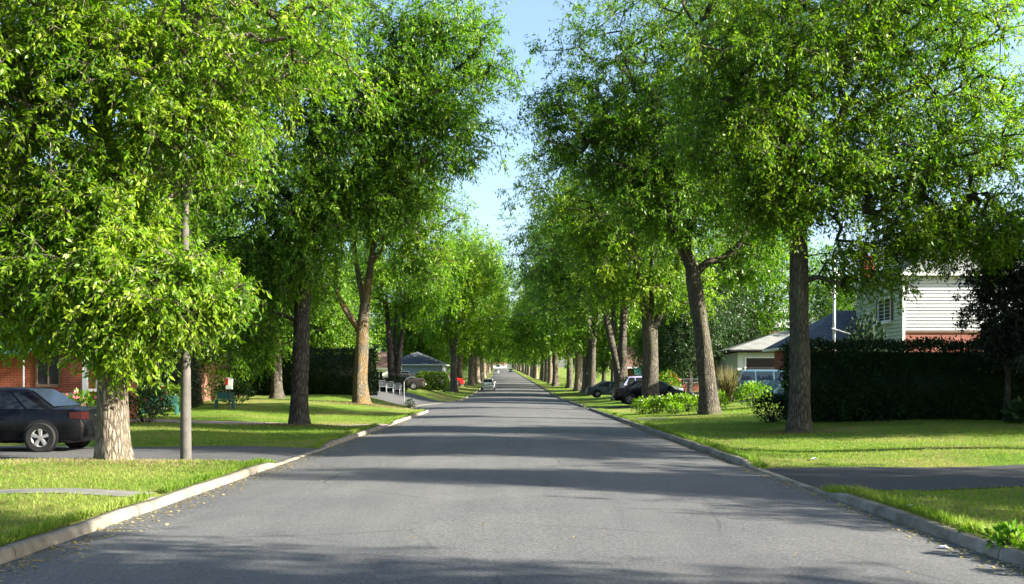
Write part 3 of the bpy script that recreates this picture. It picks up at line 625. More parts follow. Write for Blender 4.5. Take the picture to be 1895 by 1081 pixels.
# ------------------------------------------------------------------ hedges and plants
def hedge_mesh(lx, ly, h, mat, ll=.10, dens=260, seed=1, rough=.10, round_=.0):
    rng = np.random.default_rng(seed); faces = [((0, 0, 0), (lx, 0, 0), (0, 0, h), (0, -1, 0)), ((0, ly, 0), (lx, 0, 0), (0, 0, h), (0, 1, 0)), ((0, 0, 0), (0, ly, 0), (0, 0, h), (-1, 0, 0)), ((lx, 0, 0), (0, ly, 0), (0, 0, h), (1, 0, 0)), ((0, 0, h), (lx, 0, 0), (0, ly, 0), (0, 0, 1))]
    PP, NN = [], []
    for o, a, b, nn in faces:
        o, a, b, nn = map(lambda q: np.array(q, float), (o, a, b, nn)); n = int(dens*np.linalg.norm(a)*np.linalg.norm(b))
        u, v = rng.uniform(size=(2, n)); p = o+u[:, None]*a+v[:, None]*b
        d = rough*(.8*np.sin(p[:, 0]*3.1+seed)*np.sin(p[:, 2]*3.7+p[:, 1]*2.9)+.5*np.sin(p[:, 0]*9.+p[:, 2]*7+p[:, 1]*8))+rng.normal(size=n)*rough*.55
        p = p+nn*d[:, None]; p[:, 2] = np.maximum(p[:, 2], .02)
        if round_:
            q = np.clip((p[:, 2]-(h-round_))/round_, 0, 1); s_ = 1-.5*q*q*round_
            p[:, 0] = lx/2+(p[:, 0]-lx/2)*(1-(q*q*round_*.6)/max(lx, .1)); p[:, 1] = ly/2+(p[:, 1]-ly/2)*(1-(q*q*round_)/ly)
        PP.append(p); NN.append(np.repeat(nn[None], n, 0))
    P_ = np.concatenate(PP); Nn = np.concatenate(NN); n = len(P_)
    ax = norm(Nn*.6+np.array([0, 0, .5])+rng.normal(size=(n, 3))*.6); nr = norm(Nn*.7+np.array([0, 0, .4])+rng.normal(size=(n, 3))*.5)
    L = ll*rng.uniform(.6, 1.3, n); V, F = leaves(P_, ax, nr, L, L*.5, rng)
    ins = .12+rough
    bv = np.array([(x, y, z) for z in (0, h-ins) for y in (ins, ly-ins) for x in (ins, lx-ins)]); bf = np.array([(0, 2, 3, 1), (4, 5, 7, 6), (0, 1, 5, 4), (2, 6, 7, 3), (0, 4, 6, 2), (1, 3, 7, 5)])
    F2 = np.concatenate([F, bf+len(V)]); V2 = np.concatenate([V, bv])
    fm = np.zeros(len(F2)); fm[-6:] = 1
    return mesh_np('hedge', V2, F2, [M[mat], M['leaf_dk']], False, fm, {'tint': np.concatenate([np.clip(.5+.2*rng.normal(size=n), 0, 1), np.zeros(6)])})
def hedge(label, x, y, lx, ly, h, mat='leaf_ceda', sink=.05, z=None, **kw):
    o = link('hedge', hedge_mesh(lx, ly, h+sink, mat, **kw), None, (x, y, (H(x+lx*.3, y) if z is None else z)-sink)); meta(o, label, 'hedge'); return o
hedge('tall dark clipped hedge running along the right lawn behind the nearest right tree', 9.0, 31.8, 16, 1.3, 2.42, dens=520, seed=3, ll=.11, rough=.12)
hedge('dark square hedge behind the mossy forked tree on the left', -18.5, 62, 9.7, 1.6, 2.75, dens=210, seed=4, ll=.15)
hedge('bright yellow-green rounded hedge behind the dark car on the left', -9.1, 92, 3.0, 1.4, 1.5, mat='leaf_box', dens=300, seed=5, ll=.15, round_=.8)
hedge('low shaded hedge behind the white plastic chairs', -13.2, 79, 4.6, 1.0, 1.0, dens=200, seed=6, ll=.14)
hedge('yellow-green hedge behind the nearest left tree trunk', -16.4, 42.5, 2.2, 1.0, 1.0, mat='leaf_box', dens=260, seed=7, ll=.13, z=.35)
hedge('dark shaded shrub row in front of the brown brick house', -21.5, 46, 6.6, 1.2, 2.3, dens=180, seed=8, ll=.14)
def shrub_mesh(seed, r, h, mat, n=900, ll=.10, flowers=None, stems=16, nf=22, up=.5, name='shrub', fl=.05):
    rng = np.random.default_rng(seed); t = norm(rng.normal(size=(n, 3))*np.array([1, 1, .8])+np.array([0, 0, .35])); q = rng.uniform(.3, 1, n)**.5*(1+.15*np.sin(5*t[:, 0]+seed)*np.sin(4*t[:, 1]))
    p = t*q[:, None]*np.array([r, r, h*.55])+np.array([0, 0, h*.5]); p[:, 2] = np.clip(p[:, 2], .03, None)
    ax = norm(t*.6+np.array([0, 0, up])+rng.normal(size=(n, 3))*.4); nr = norm(np.array([0, 0, .8])+t*.4+rng.normal(size=(n, 3))*.5)
    L = ll*rng.uniform(.6, 1.3, n); V, F = leaves(p, ax, nr, L, L*.5, rng)
    fol = mesh_np('foliage', V, F, M[mat], False, None, {'tint': np.clip(.5+.25*rng.normal(size=n), 0, 1)})
    e = rng.normal(size=(stems, 3))*np.array([r*.5, r*.5, 0])+np.array([0, 0, h*.7]); V, F = frusta(e*np.array([.15, .15, 0]), e, np.full(stems, .015), np.full(stems, .005), 4)
    st = mesh_np('stem', V, F, M['bark_dk'])
    bl = None
    if flowers:
        c = p[rng.choice(n, nf)]*np.array([1, 1, 1.0])+np.array([0, 0, .08]); c[:, 2] = np.maximum(c[:, 2], h*.45)
        PV, PF = [], []
        for k_ in range(7):
            a = norm(rng.normal(size=(nf, 3))+np.array([0, 0, .6])); v, f = leaves(c, a, norm(rng.normal(size=(nf, 3))), np.full(nf, fl), np.full(nf, fl*.8), rng)
            PF.append(f+4*nf*k_); PV.append(v)
        bl = mesh_np('blossom', np.concatenate(PV), np.concatenate(PF), M[flowers])
    return fol, st, bl
def shrub(ms, x, y, label, cat='shrub', group=None, sc=1, rz=0, name='shrub', z=None):
    t = thing(name, label, cat, (x, y, (H(x, y) if z is None else z)-.02), rz, group); t.scale = (sc,)*3
    link('foliage', ms[0], t); link('stem', ms[1], t)
    if ms[2]: link('blossom', ms[2], t)
    return t
wf = [shrub_mesh(501, .55, .85, 'leaf_y', 700, .12, 'petal_w', nf=14), shrub_mesh(502, .5, .75, 'leaf_y', 600, .12, 'petal_w', nf=9)]
for i, (x, y, g, s) in enumerate([(5.75, 44.6, 0, .85), (6.35, 44.8, 1, 1.0), (6.95, 44.5, 0, .95), (7.5, 44.9, 1, 1.05), (7.75, 44.3, 0, .95)]):
    shrub(wf[g], x, y, 'white-flowering leafy plant in the bed left of the leaning tree', 'flower', 'white flowering plants beside the leaning tree', s, i*1.3, 'flowering_plant')
shrub(wf[0], 9.1, 44.2, 'bright leafy bush right beside the leaning tree trunk', sc=.95, rz=2)
shrub(shrub_mesh(503, .75, 1.1, 'leaf_y', 1100, .13, 'petal_w', nf=8), 10.5, 43.6, 'rounded bright green bush with a few white flowers in front of the blue wagon')
shrub(shrub_mesh(504, .4, .5, 'leaf_y', 400, .1), 6.9, 42.6, 'low yellow-green clump at the edge of the flower bed')
shrub(shrub_mesh(505, .5, .7, 'leaf_ceda', 700, .1), 8.6, 33.0, 'dark bush at the left end of the tall hedge', sc=1.3)
shrub(shrub_mesh(506, .7, .55, 'leaf_dk', 500, .28, up=.9), 15.2, 29.2, 'low broad-leaved plant under the small dark tree', cat='plant', name='broad_leaf_plant')
shrub(shrub_mesh(507, .9, 1.9, 'leaf_y', 1500, .12, 'petal_p', nf=5, fl=.09), 13.4, 46, 'rose bush with one pink bloom before the dark garage opening', name='rose_bush')
shrub(shrub_mesh(508, .9, 1.7, 'leaf', 1100, .16, 'petal_r', nf=26, fl=.13), 9.9, 63.8, 'bush with orange-red flowers by the wire fence', name='flowering_bush')
shrub(shrub_mesh(509, .85, 1.1, 'leaf_dk', 900, .12), -12.4, 33.6, 'dark round shrub just right of the nearest left trunk')
shrub(shrub_mesh(510, .7, 1.0, 'leaf_dk', 700, .13, 'petal_r', nf=7, fl=.08), -14.2, 39, 'shrub with red flowers behind the grey driveway', sc=1.2)
shrub(shrub_mesh(511, 1.0, 1.2, 'leaf_dk', 900, .15), -13.7, 49, 'dark shrub beside the brown house wall')
shrub(shrub_mesh(512, .5, .9, 'leaf', 600, .12, 'petal_p', nf=16, fl=.08), -13.5, 31.2, 'pink-flowering plant at the brick house steps', name='flowering_plant', sc=1.2)
shrub(shrub_mesh(513, .40, 1.4, 'leaf_ceda', 900, .08, up=1.2), 17.7, 50, 'dark pointed evergreen shrub before the siding wall', sc=3.0, name='evergreen_shrub', z=.6)
shrub(shrub_mesh(514, .5, 1.0, 'leaf', 500, .14, 'petal_w', nf=10, fl=.09), -11.0, 74.0, 'white-flowering shrub left of the plastic chairs')
shrub(shrub_mesh(515, .16, .22, 'leaf', 150, .09, stems=3), KR(9.05)+.12, 9.05, 'weed clump sprouting over the right kerb', cat='weed', name='weed_clump', group='weeds on the right kerb', z=.08)
_wd = shrub_mesh(517, .5, .6, 'leaf', 420, .13, stems=4)
for (x, y, s) in ((4.5, 8.2, 1.1), (4.6, 8.7, .9), (4.5, 9.9, .5)):
    shrub(_wd, x, y, 'weed clump sprouting over the right kerb', cat='weed', name='weed_clump', group='weeds on the right kerb', sc=s*.32, z=.08)
shrub(shrub_mesh(516, .3, .5, 'leaf_dk', 200, .1), -6.0, 57.6, 'small dark weed tuft at the left kerb corner', cat='weed', name='weed_clump')
# ornamental dry grass
def reed(x, y):
    rng = np.random.default_rng(9); n = 260; a = rng.uniform(0, 6.28, n); t = rng.uniform(.1, .75, n)
    d = np.stack([np.cos(a)*t*.6, np.sin(a)*t*.6, np.ones(n)], 1); L = rng.uniform(1.2, 2.2, n)
    p = np.stack([np.cos(a)*.2*t, np.sin(a)*.2*t, np.zeros(n)], 1)
    V, F = leaves(p, norm(d), norm(rng.normal(size=(n, 3))), L, np.full(n, .035), rng)
    o = link('ornamental_grass', mesh_np('ornamental_grass', V, F, M['straw'], False, None, {'tint': rng.uniform(0, 1, n)}), None, (x, y, H(x, y)))
    meta(o, 'clump of tall dry beige grass right of the leaning tree', 'ornamental grass')
reed(11.2, 52)

# ------------------------------------------------------------------ grass blades and litter
def scatter(name, n, xf, mat, L, W, label, seed, zo=0, flat=False, kind='stuff'):
    rng = np.random.default_rng(seed); P_ = xf(rng, n); m = len(P_)
    z = hgt(P_[:, 0], P_[:, 1]); 
    on = (P_[:, 0] > KL(P_[:, 1])) & (P_[:, 0] < KR(P_[:, 1])); z = np.where(on, road_z(P_[:, 0], P_[:, 1]), z)
    p = np.stack([P_[:, 0], P_[:, 1], z+zo], 1)
    if flat:
        a = rng.uniform(0, 6.28, m); ax = norm(np.stack([np.cos(a), np.sin(a), rng.uniform(-.1, .35, m)], 1)); nr = norm(np.array([0, 0, 1.])+rng.normal(size=(m, 3))*.3)
    else:
        ax = norm(np.array([0, 0, 1.])+rng.normal(size=(m, 3))*np.array([.45, .45, .1])); nr = norm(rng.normal(size=(m, 3))*np.array([1, 1, .2]))
    LL = L*rng.uniform(.5, 1.3, m); V, F = leaves(p, ax, nr, LL, np.full(m, W) if not flat else LL*.6, rng)
    o = link(name, mesh_np(name, V, F, M[mat], False, None, {'tint': np.clip(.5+.2*rng.normal(size=m)+.34*np.sin(p[:, 0]*1.3+2*np.sin(p[:, 1]*.6))*np.sin(p[:, 1]*.9+p[:, 0]*.5), 0, 1)})); meta(o, label, kind=kind); o['category'] = name.replace('_', ' '); return o
def in_drive(x, y, side):
    L = [(19.4, 23.7), (35.0, 37.3), (12.85, 13.45), (66, 80)] if side < 0 else [(14.5, 18.2), (58.4, 62.2)]
    sk = {12.85: .03, 14.5: .03}; r = np.zeros(len(x), bool); K = KL(y) if side < 0 else KR(y); t = np.abs(x-K)
    for a, b in L:
        s = sk.get(a, 0); r |= (y-s*t > a-.02) & (y-s*t < b+.02)
    if side > 0: r |= (y > 39) & (y < 40.4) & (t < 1.7)
    return r
def lawn_pts(side, ymax=46, width=11, p=1.9):
    def f(rng, n):
        u = rng.uniform(0, 1, n); y = 7.5+(ymax-7.5)*u**p
        t = rng.uniform(0, 1, n)*width; K = KL(y) if side < 0 else KR(y); x = K+side*(.14+t)
        k_ = ~in_drive(x, y, side) & (np.abs(x) < .56*y+1); return np.stack([x[k_], y[k_]], 1)
    return f
scatter('grass', 150000, lawn_pts(-1), 'blade', .055, .010, 'short green grass on the left lawn', 21)
scatter('grass', 130000, lawn_pts(1), 'blade', .055, .010, 'short green grass on the right lawn', 22)
def edge_pts(side, lo, hi):
    def f(rng, n):
        y = 7.5+45*rng.uniform(0, 1, n)**1.7; K = KL(y) if side < 0 else KR(y); x = K+side*rng.uniform(lo, hi, n)
        k_ = ~in_drive(x, y, side); return np.stack([x[k_], y[k_]], 1)
    return f
scatter('grass', 16000, edge_pts(-1, .12, .30), 'blade', .10, .013, 'longer grass fringe along the left kerb', 23)
scatter('grass', 16000, edge_pts(1, .09, .30), 'blade', .12, .013, 'longer grass fringe along the right kerb', 24)
def gutter(side, spread):
    def f(rng, n):
        y = 7.5+32*rng.uniform(0, 1, n)**1.3; K = KL(y) if side < 0 else KR(y); return np.stack([K-side*(.03+np.abs(rng.normal(size=n))*spread), y], 1)
    return f
scatter('fallen_leaves', 2000, gutter(-1, .24), 'litter', .045, .03, 'dry yellow leaves along the left gutter', 25, .008, True)
scatter('fallen_leaves', 1500, gutter(1, .14), 'litter', .05, .03, 'dry leaves along the right gutter', 26, .008, True)
scatter('fallen_leaves', 260, lambda rng, n: np.stack([rng.uniform(-4.2, 4.2, n), rng.uniform(8, 30, n)], 1), 'litter', .04, .03, 'scattered bits of leaf on the road', 27, .008, True)

def ring_pts(cx_, cy_, r):
    def f(rng, n):
        a = rng.uniform(0, 6.28, n); q = .35+r*np.abs(rng.normal(size=n))*.5; return np.stack([cx_+q*np.cos(a)*1.4, cy_-.25+q*np.sin(a)*.8], 1)[(cy_-.25+q*np.sin(a)*.8) < cy_+.55]
    return f
scatter('dry_grass', 9000, ring_pts(-7.4, 18.7, 2.0), 'straw', .05, .012, 'dry trampled grass around the nearest left trunk', 31)
scatter('dry_grass', 2500, ring_pts(-8.1, 53, 1.6), 'straw', .10, .02, 'dry grass around the foot of the mossy tree', 32)
scatter('dry_grass', 3500, ring_pts(8.25, 28.7, 1.1), 'straw', .06, .013, 'dry grass around the foot of the nearest right tree', 33)
scatter('dry_grass', 3000, ring_pts(-7.35, 34.2, 1.3), 'straw', .07, .015, 'dry grass around the foot of the second left tree', 34)
scatter('lawn_weeds', 5000, lawn_pts(-1), 'leaf_y', .06, .04, 'small broad-leaved weeds among the left lawn grass', 35, .02, True)
scatter('lawn_weeds', 4500, lawn_pts(1), 'leaf_y', .06, .04, 'small broad-leaved weeds among the right lawn grass', 36, .02, True)
# ------------------------------------------------------------------ houses
def window(par, x0, x1, z0, z1, yface, axis='y', frame='white', gl='glass', t=.07, mull=1, label=None):
    """window on plane y=yface facing -y (axis y) or x=yface facing -x/+x (axis x with sign)"""
    sgn = 1 if axis == 'x+' else -1
    def bx(mb, a0, a1, b0, b1, d0, d1):
        lo, hi = sorted((yface+sgn*d0, yface+sgn*d1))
        if axis == 'y': mb.box(a0, a1, lo, hi, b0, b1)
        else: mb.box(lo, hi, a0, a1, b0, b1)
    f = MB(); bx(f, x0-t, x0, z0-t, z1+t, 0.003, .06); bx(f, x1, x1+t, z0-t, z1+t, 0.003, .06); bx(f, x0, x1, z1, z1+t, 0.003, .06); bx(f, x0-t*.6, x1+t*.6, z0-t*1.4, z0, .002, .09)
    for k_ in range(mull):
        c = x0+(x1-x0)*(k_+1)/(mull+1); bx(f, c-.02, c+.02, z0, z1, .012, .05)
    fo = f.build('window', M[frame], par)
    g = MB(); bx(g, x0, x1, z0, z1, .004, .018); g.build('pane', M[gl], fo); return fo
def siding(mb, a, b, z0, z1, lap=.17, out=(0, -1)):
    n = int(round((z1-z0)/lap)); lap = (z1-z0)/n
    for i in range(n):
        za, zb = z0+i*lap, z0+(i+1)*lap; o = .055
        p = [(a[0]+out[0]*o, a[1]+out[1]*o, za), (b[0]+out[0]*o, b[1]+out[1]*o, za), (b[0]+out[0]*.004, b[1]+out[1]*.004, zb), (a[0]+out[0]*.004, a[1]+out[1]*.004, zb),
             (a[0], a[1], za), (b[0], b[1], za)]
        mb.add(p, [(0, 1, 2, 3), (4, 5, 1, 0)])
def hip(mb, x0, x1, y0, y1, ze, rise, ov=.45, th=.12, ridge=None):
    X0, X1, Y0, Y1 = x0-ov, x1+ov, y0-ov, y1+ov
    lx, ly = X1-X0, Y1-Y0
    if lx > ly: r0, r1 = (X0+ly/2, (Y0+Y1)/2), (X1-ly/2, (Y0+Y1)/2)
    else: r0, r1 = ((X0+X1)/2, Y0+lx/2), ((X0+X1)/2, Y1-lx/2)
    v = [(X0, Y0, ze), (X1, Y0, ze), (X1, Y1, ze), (X0, Y1, ze), (*r0, ze+rise), (*r1, ze+rise)]
    f = [(0, 1, 5, 4), (1, 2, 5), (2, 3, 4, 5), (3, 0, 4)] if lx > ly else [(0, 1, 4), (1, 2, 5, 4), (2, 3, 5), (3, 0, 4, 5)]
    v += [(X0, Y0, ze-th), (X1, Y0, ze-th), (X1, Y1, ze-th), (X0, Y1, ze-th)]
    f2 = [(6, 7, 1, 0), (7, 8, 2, 1), (8, 9, 3, 2), (9, 6, 0, 3), (9, 8, 7, 6)]
    mb.add(v, f, 0); b = len(mb.v)-len(v); mb.f += [tuple(i+b for i in q) for q in f2]; mb.m += [1]*5
    return mb
def gable(mb, x0, x1, y0, y1, ze, rise, ov=.4, axis='x', th=.14):
    # ridge along axis
    if axis == 'x':
        ym = (y0+y1)/2; k_ = rise/((y1-y0)/2); P = [(y0-ov, ze-ov*k_), (ym, ze+rise), (y1+ov, ze-ov*k_)]
        a, b = x0-ov, x1+ov; q = lambda t, s, z: (t, s, z)
    else:
        xm = (x0+x1)/2; k_ = rise/((x1-x0)/2); P = [(x0-ov, ze-ov*k_), (xm, ze+rise), (x1+ov, ze-ov*k_)]
        a, b = y0-ov, y1+ov; q = lambda t, s, z: (s, t, z)
    v = []
    for t in (a, b):
        for s, z in P: v.append(q(t, s, z))
        for s, z in P: v.append(q(t, s, z-th))
    mb.add(v, [(0, 1, 7, 6), (1, 2, 8, 7)], 0)
    bb = len(mb.v)-12; fs = [(3, 4, 10, 9)[::-1], (4, 5, 11, 10)[::-1], (0, 3, 4, 1), (1, 4, 5, 2), (6, 7, 10, 9), (7, 8, 11, 10), (0, 6, 9, 3), (2, 5, 11, 8)]
    mb.f += [tuple(i+bb for i in f) for f in fs]; mb.m += [1]*len(fs); return mb
# --- two storey siding house on the right
hz = .75
hs = thing('siding_house', 'two-storey house of white clapboard over red brick behind the tall right hedge', 'house', (20.0, 51, hz))
W = MB().box(0, 11, 0, 6.9, 0, 3.42); W.build('wall', M['brick2'], hs)
sd = MB(); siding(sd, (0, -.02), (11, -.02), 3.5, 6.25, .172); sd.box(0, 11, -.02, 6.9, 3.42, 6.25)
sd.build('siding_wall', M['siding'], hs)
sd = MB(); siding(sd, (-.02, 0), (-.02, 6.9), 2.3, 6.25, .20, (-1, 0)); sd.build('side_cladding', M['siding_g'], hs)
MB().box(-.09, .03, -.09, .03, 2.3, 6.3).build('corner_board', M['white'], hs)
MB().box(0.04, 11, -.075, -.022, 3.38, 3.50).build('drip_board', M['wood_dk'], hs)
rf = hip(MB(), 0, 11, 0, 6.9, 6.4, 1.9, .4); rf.build('roof', [M['roof_grey'], M['white']], hs)
window(hs, 1.6, 3.3, 4.15, 5.3, -.05, 'x-'); MB().box(-.28, -.07, 1.45, 3.45, 3.95, 4.1).build('window_box', M['white'], hs)
for yy in (1.25, 3.4): MB().box(-.10, -.055, yy, yy+.25, 4.1, 5.35).build('shutter', M['wood_dk'], hs)
window(hs, 1.0, 1.9, .8, 2.1, -.05, 'x-', frame='white')
MB().box(-.05, -.02, 2.6, 3.6, .1, 2.2).build('door', M['teal'], hs)
c = MB().box(.45, 1.05, 7.0, 7.6, 0, 8.1).box(.4, 1.1, 6.95, 7.65, 8.1, 8.22); c.build('chimney', plain('chimney_red', (.33, .05, .04), .8), hs)
# garage wing with slate roof
W = MB().box(-3.9, 5.5, 4.6, 10.4, 0, 2.75); W.build('wing_wall', M['brick2'], hs)
rw_ = hip(MB(), -3.9, 5.5, 4.6, 10.4, 2.85, 2.2, .6); rw_.build('wing_roof', [M['roof_slate'], M['white']], hs)
# --- bungalow
bz = .95
bh = thing('bungalow', 'low bungalow with pale grey hipped roof and open dark garage behind the blue wagon', 'house', (16.0, 71, bz))
MB().box(0, 11, 0, 8.5, 0, 2.75).build('wall', M['concrete'], bh)
r_ = hip(MB(), 0, 11, 0, 8.5, 2.95, 1.55, .7); r_.build('roof', [M['roof_grey'], M['black']], bh)
gd = MB().box(.6, 3.1, -.03, -.003, .0, 2.35)  # flat dark panel stands in for the shaded inside of the open garage
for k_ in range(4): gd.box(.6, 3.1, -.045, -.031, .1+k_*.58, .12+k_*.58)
gd.build('garage_shade_panel', M['garage'], bh)
MB().box(.48, .6, -.05, -.004, 0, 2.45).box(3.1, 3.22, -.05, -.004, 0, 2.45).box(.6, 3.1, -.05, -.004, 2.35, 2.45).build('door_frame', M['white'], bh)
window(bh, 4.6, 6.2, .9, 2.1, 0)
# --- brick house with chimney further back on the right
b3 = thing('brick_house', 'brown brick house with broad chimney behind the bungalow roof', 'house', (19.5, 82, .8))
MB().box(0, 9, 0, 9, 0, 3.0).build('wall', M['brick3'], b3); gable(MB(), 0, 9, 0, 9, 3.0, 2.2, .5).build('roof', [M['roof_brown'], M['white']], b3)
MB().box(.1, 1.4, 3.0, 4.2, 3.4, 6.0).build('chimney', M['brick2'], b3); window(b3, 1, 2.4, 1, 2.2, 0)
# --- low brick house with teal awning
b4 = thing('brick_house', 'shaded red brick house with teal awning behind the parked right-hand cars', 'house', (10.6, 97, .7))
MB().box(0, 13, 0, 8, 0, 2.6).build('wall', M['brick'], b4); gable(MB(), 0, 13, 0, 8, 2.6, 1.9, .5).build('roof', [M['roof_brown'], M['white']], b4)
MB().add([(1.0, -.01, 2.5), (4.6, -.01, 2.5), (4.6, -1.3, 1.9), (1.0, -1.3, 1.9), (1.0, -.01, 2.42), (4.6, -.01, 2.42), (4.6, -1.3, 1.6), (1.0, -1.3, 1.6)], [(0, 1, 2, 3), (4, 5, 6, 7), (3, 2, 6, 7), (0, 3, 7, 4), (1, 2, 6, 5)]).build('awning', M['teal'], b4)
window(b4, 1.6, 3.8, .8, 1.7, 0); window(b4, 6, 7.6, .9, 1.9, 0)
# --- left brick house
lh = thing('brick_house', 'orange-red brick house with stone base and dark green awning on the near left', 'house', (-14.2, 33.0, .28))
MB().box(-9, 0, 0, 4.6, 0, 3.1).build('wall', M['brick'], lh)
gable(MB(), -9, 0, 0, 4.6, 3.1, 1.6, .5).build('roof', [M['roof_brown'], M['white']], lh)
MB().box(-1.9, .06, -.55, -.003, 0, .95).build('stone_base', M['stone'], lh)
st = MB()
for k_ in range(4): st.box(.1, 1.0, -.9+k_*.3, -.6+k_*.3, 0, .18*(k_+1))
st.build('step', M['stone'], lh)
window(lh, -1.55, -.85, 1.25, 2.5, 0, frame='wood_dk'); window(lh, -4.6, -3.2, 1.0, 2.4, 0)
MB().box(.06, .2, -.35, -.2, 0, 3.0).box(.06, .2, .9, 1.05, 0, 3.0).box(.08, .16, -.2, .9, 1.0, 1.1).build('porch_post', M['white'], lh)
window(lh, .9, 2.3, 1.0, 2.4, .003, 'x+')
MB().add([(-6, -.01, 2.95), (-1.2, -.01, 2.95), (-1.0, -1.9, 2.45), (-6, -1.9, 2.45), (-6, -.01, 2.85), (-1.2, -.01, 2.85), (-1.0, -1.9, 2.2), (-6, -1.9, 2.2)], [(0, 1, 2, 3), (4, 5, 6, 7), (3, 2, 6, 7), (0, 3, 7, 4), (1, 2, 6, 5)]).build('awning', M['awning'], lh)
MB().tube([(-1.15, -1.8, 0), (-1.15, -1.8, 2.28)], .03).build('awning_post', M['metal_g'], lh)
# --- brown house wall at the shaded left, behind shrubs
l2 = thing('brick_house', 'brown brick house in deep shade behind the post with the white box', 'house', (-27.6, 49, .4))
MB().box(0, 10.9, 0, 9, 0, 2.9).build('wall', M['brick3'], l2); gable(MB(), 0, 10.9, 0, 9, 2.9, 2.0, .5, 'y').build('roof', [M['roof_brown'], M['white']], l2)
window(l2, 7.6, 8.8, 1, 2.2, 0)
# --- house behind the left hedge
l3 = thing('brick_house', 'red brick house seen over the dark left hedge', 'house', (-21.5, 74, .9))
MB().box(0, 9.2, 0, 9, 0, 4.3).build('wall', M['brick'], l3); hip(MB(), 0, 9.2, 0, 9, 4.4, 2, .5).build('roof', [M['roof_brown'], M['white']], l3)
window(l3, 5.2, 6.6, 2.4, 3.6, 0); window(l3, 7.4, 8.4, 2.4, 3.6, 0)
# --- white bungalow left
l4 = thing('white_house', 'white-walled house with brownish roof left behind the plastic chairs', 'house', (-20.3, 98, .9))
MB().box(0, 8.0, 0, 7, 0, 2.3).build('wall', M['white'], l4); gable(MB(), 0, 8.0, 0, 7, 2.3, 1.5, .5, 'x').build('roof', [M['roof_brown'], M['white']], l4)
window(l4, 5.4, 6.2, .7, 1.7, 0); window(l4, 6.8, 7.4, .7, 1.7, 0)
l5 = thing('blue_house', 'blue-grey clad house with dark roof in the shade beyond the clipped hedge', 'house', (-15.0, 118, .9))
MB().box(0, 6.6, 0, 8, 0, 2.7).build('wall', M['siding_b'], l5); hip(MB(), 0, 6.6, 0, 8, 2.8, 1.6, .5).build('roof', [M['roof_slate'], M['white']], l5)
window(l5, .8, 2.6, .8, 1.9, 0); window(l5, 4, 5.2, .8, 1.9, 0)
# --- far house at the end of the road and far block
l6 = thing('white_house', 'tiny white house with red roof closing the end of the road', 'house', (-13.5, 668, 10.8))
MB().box(0, 9, 0, 8, 0, 2.8).build('wall', M['white'], l6); gable(MB(), 0, 9, 0, 8, 2.8, 1.8, .5).build('roof', [M['brick2'], M['white']], l6); window(l6, 2, 4, .9, 2, 0)
l7 = thing('office_block', 'pale distant flat-roofed building beyond the bungalow roof', 'building', (72, 300, 0))
MB().box(0, 15, 0, 14, 0, 23.5).box(4, 8, 4, 8, 23.5, 26).build('wall', M['concrete'], l7)
fb = MB()
for k_ in range(5): fb.box(.6, 14.4, -.06, -.003, 4.5+k_*4, 6.0+k_*4)
fb.build('window', M['glass_blue'], l7)

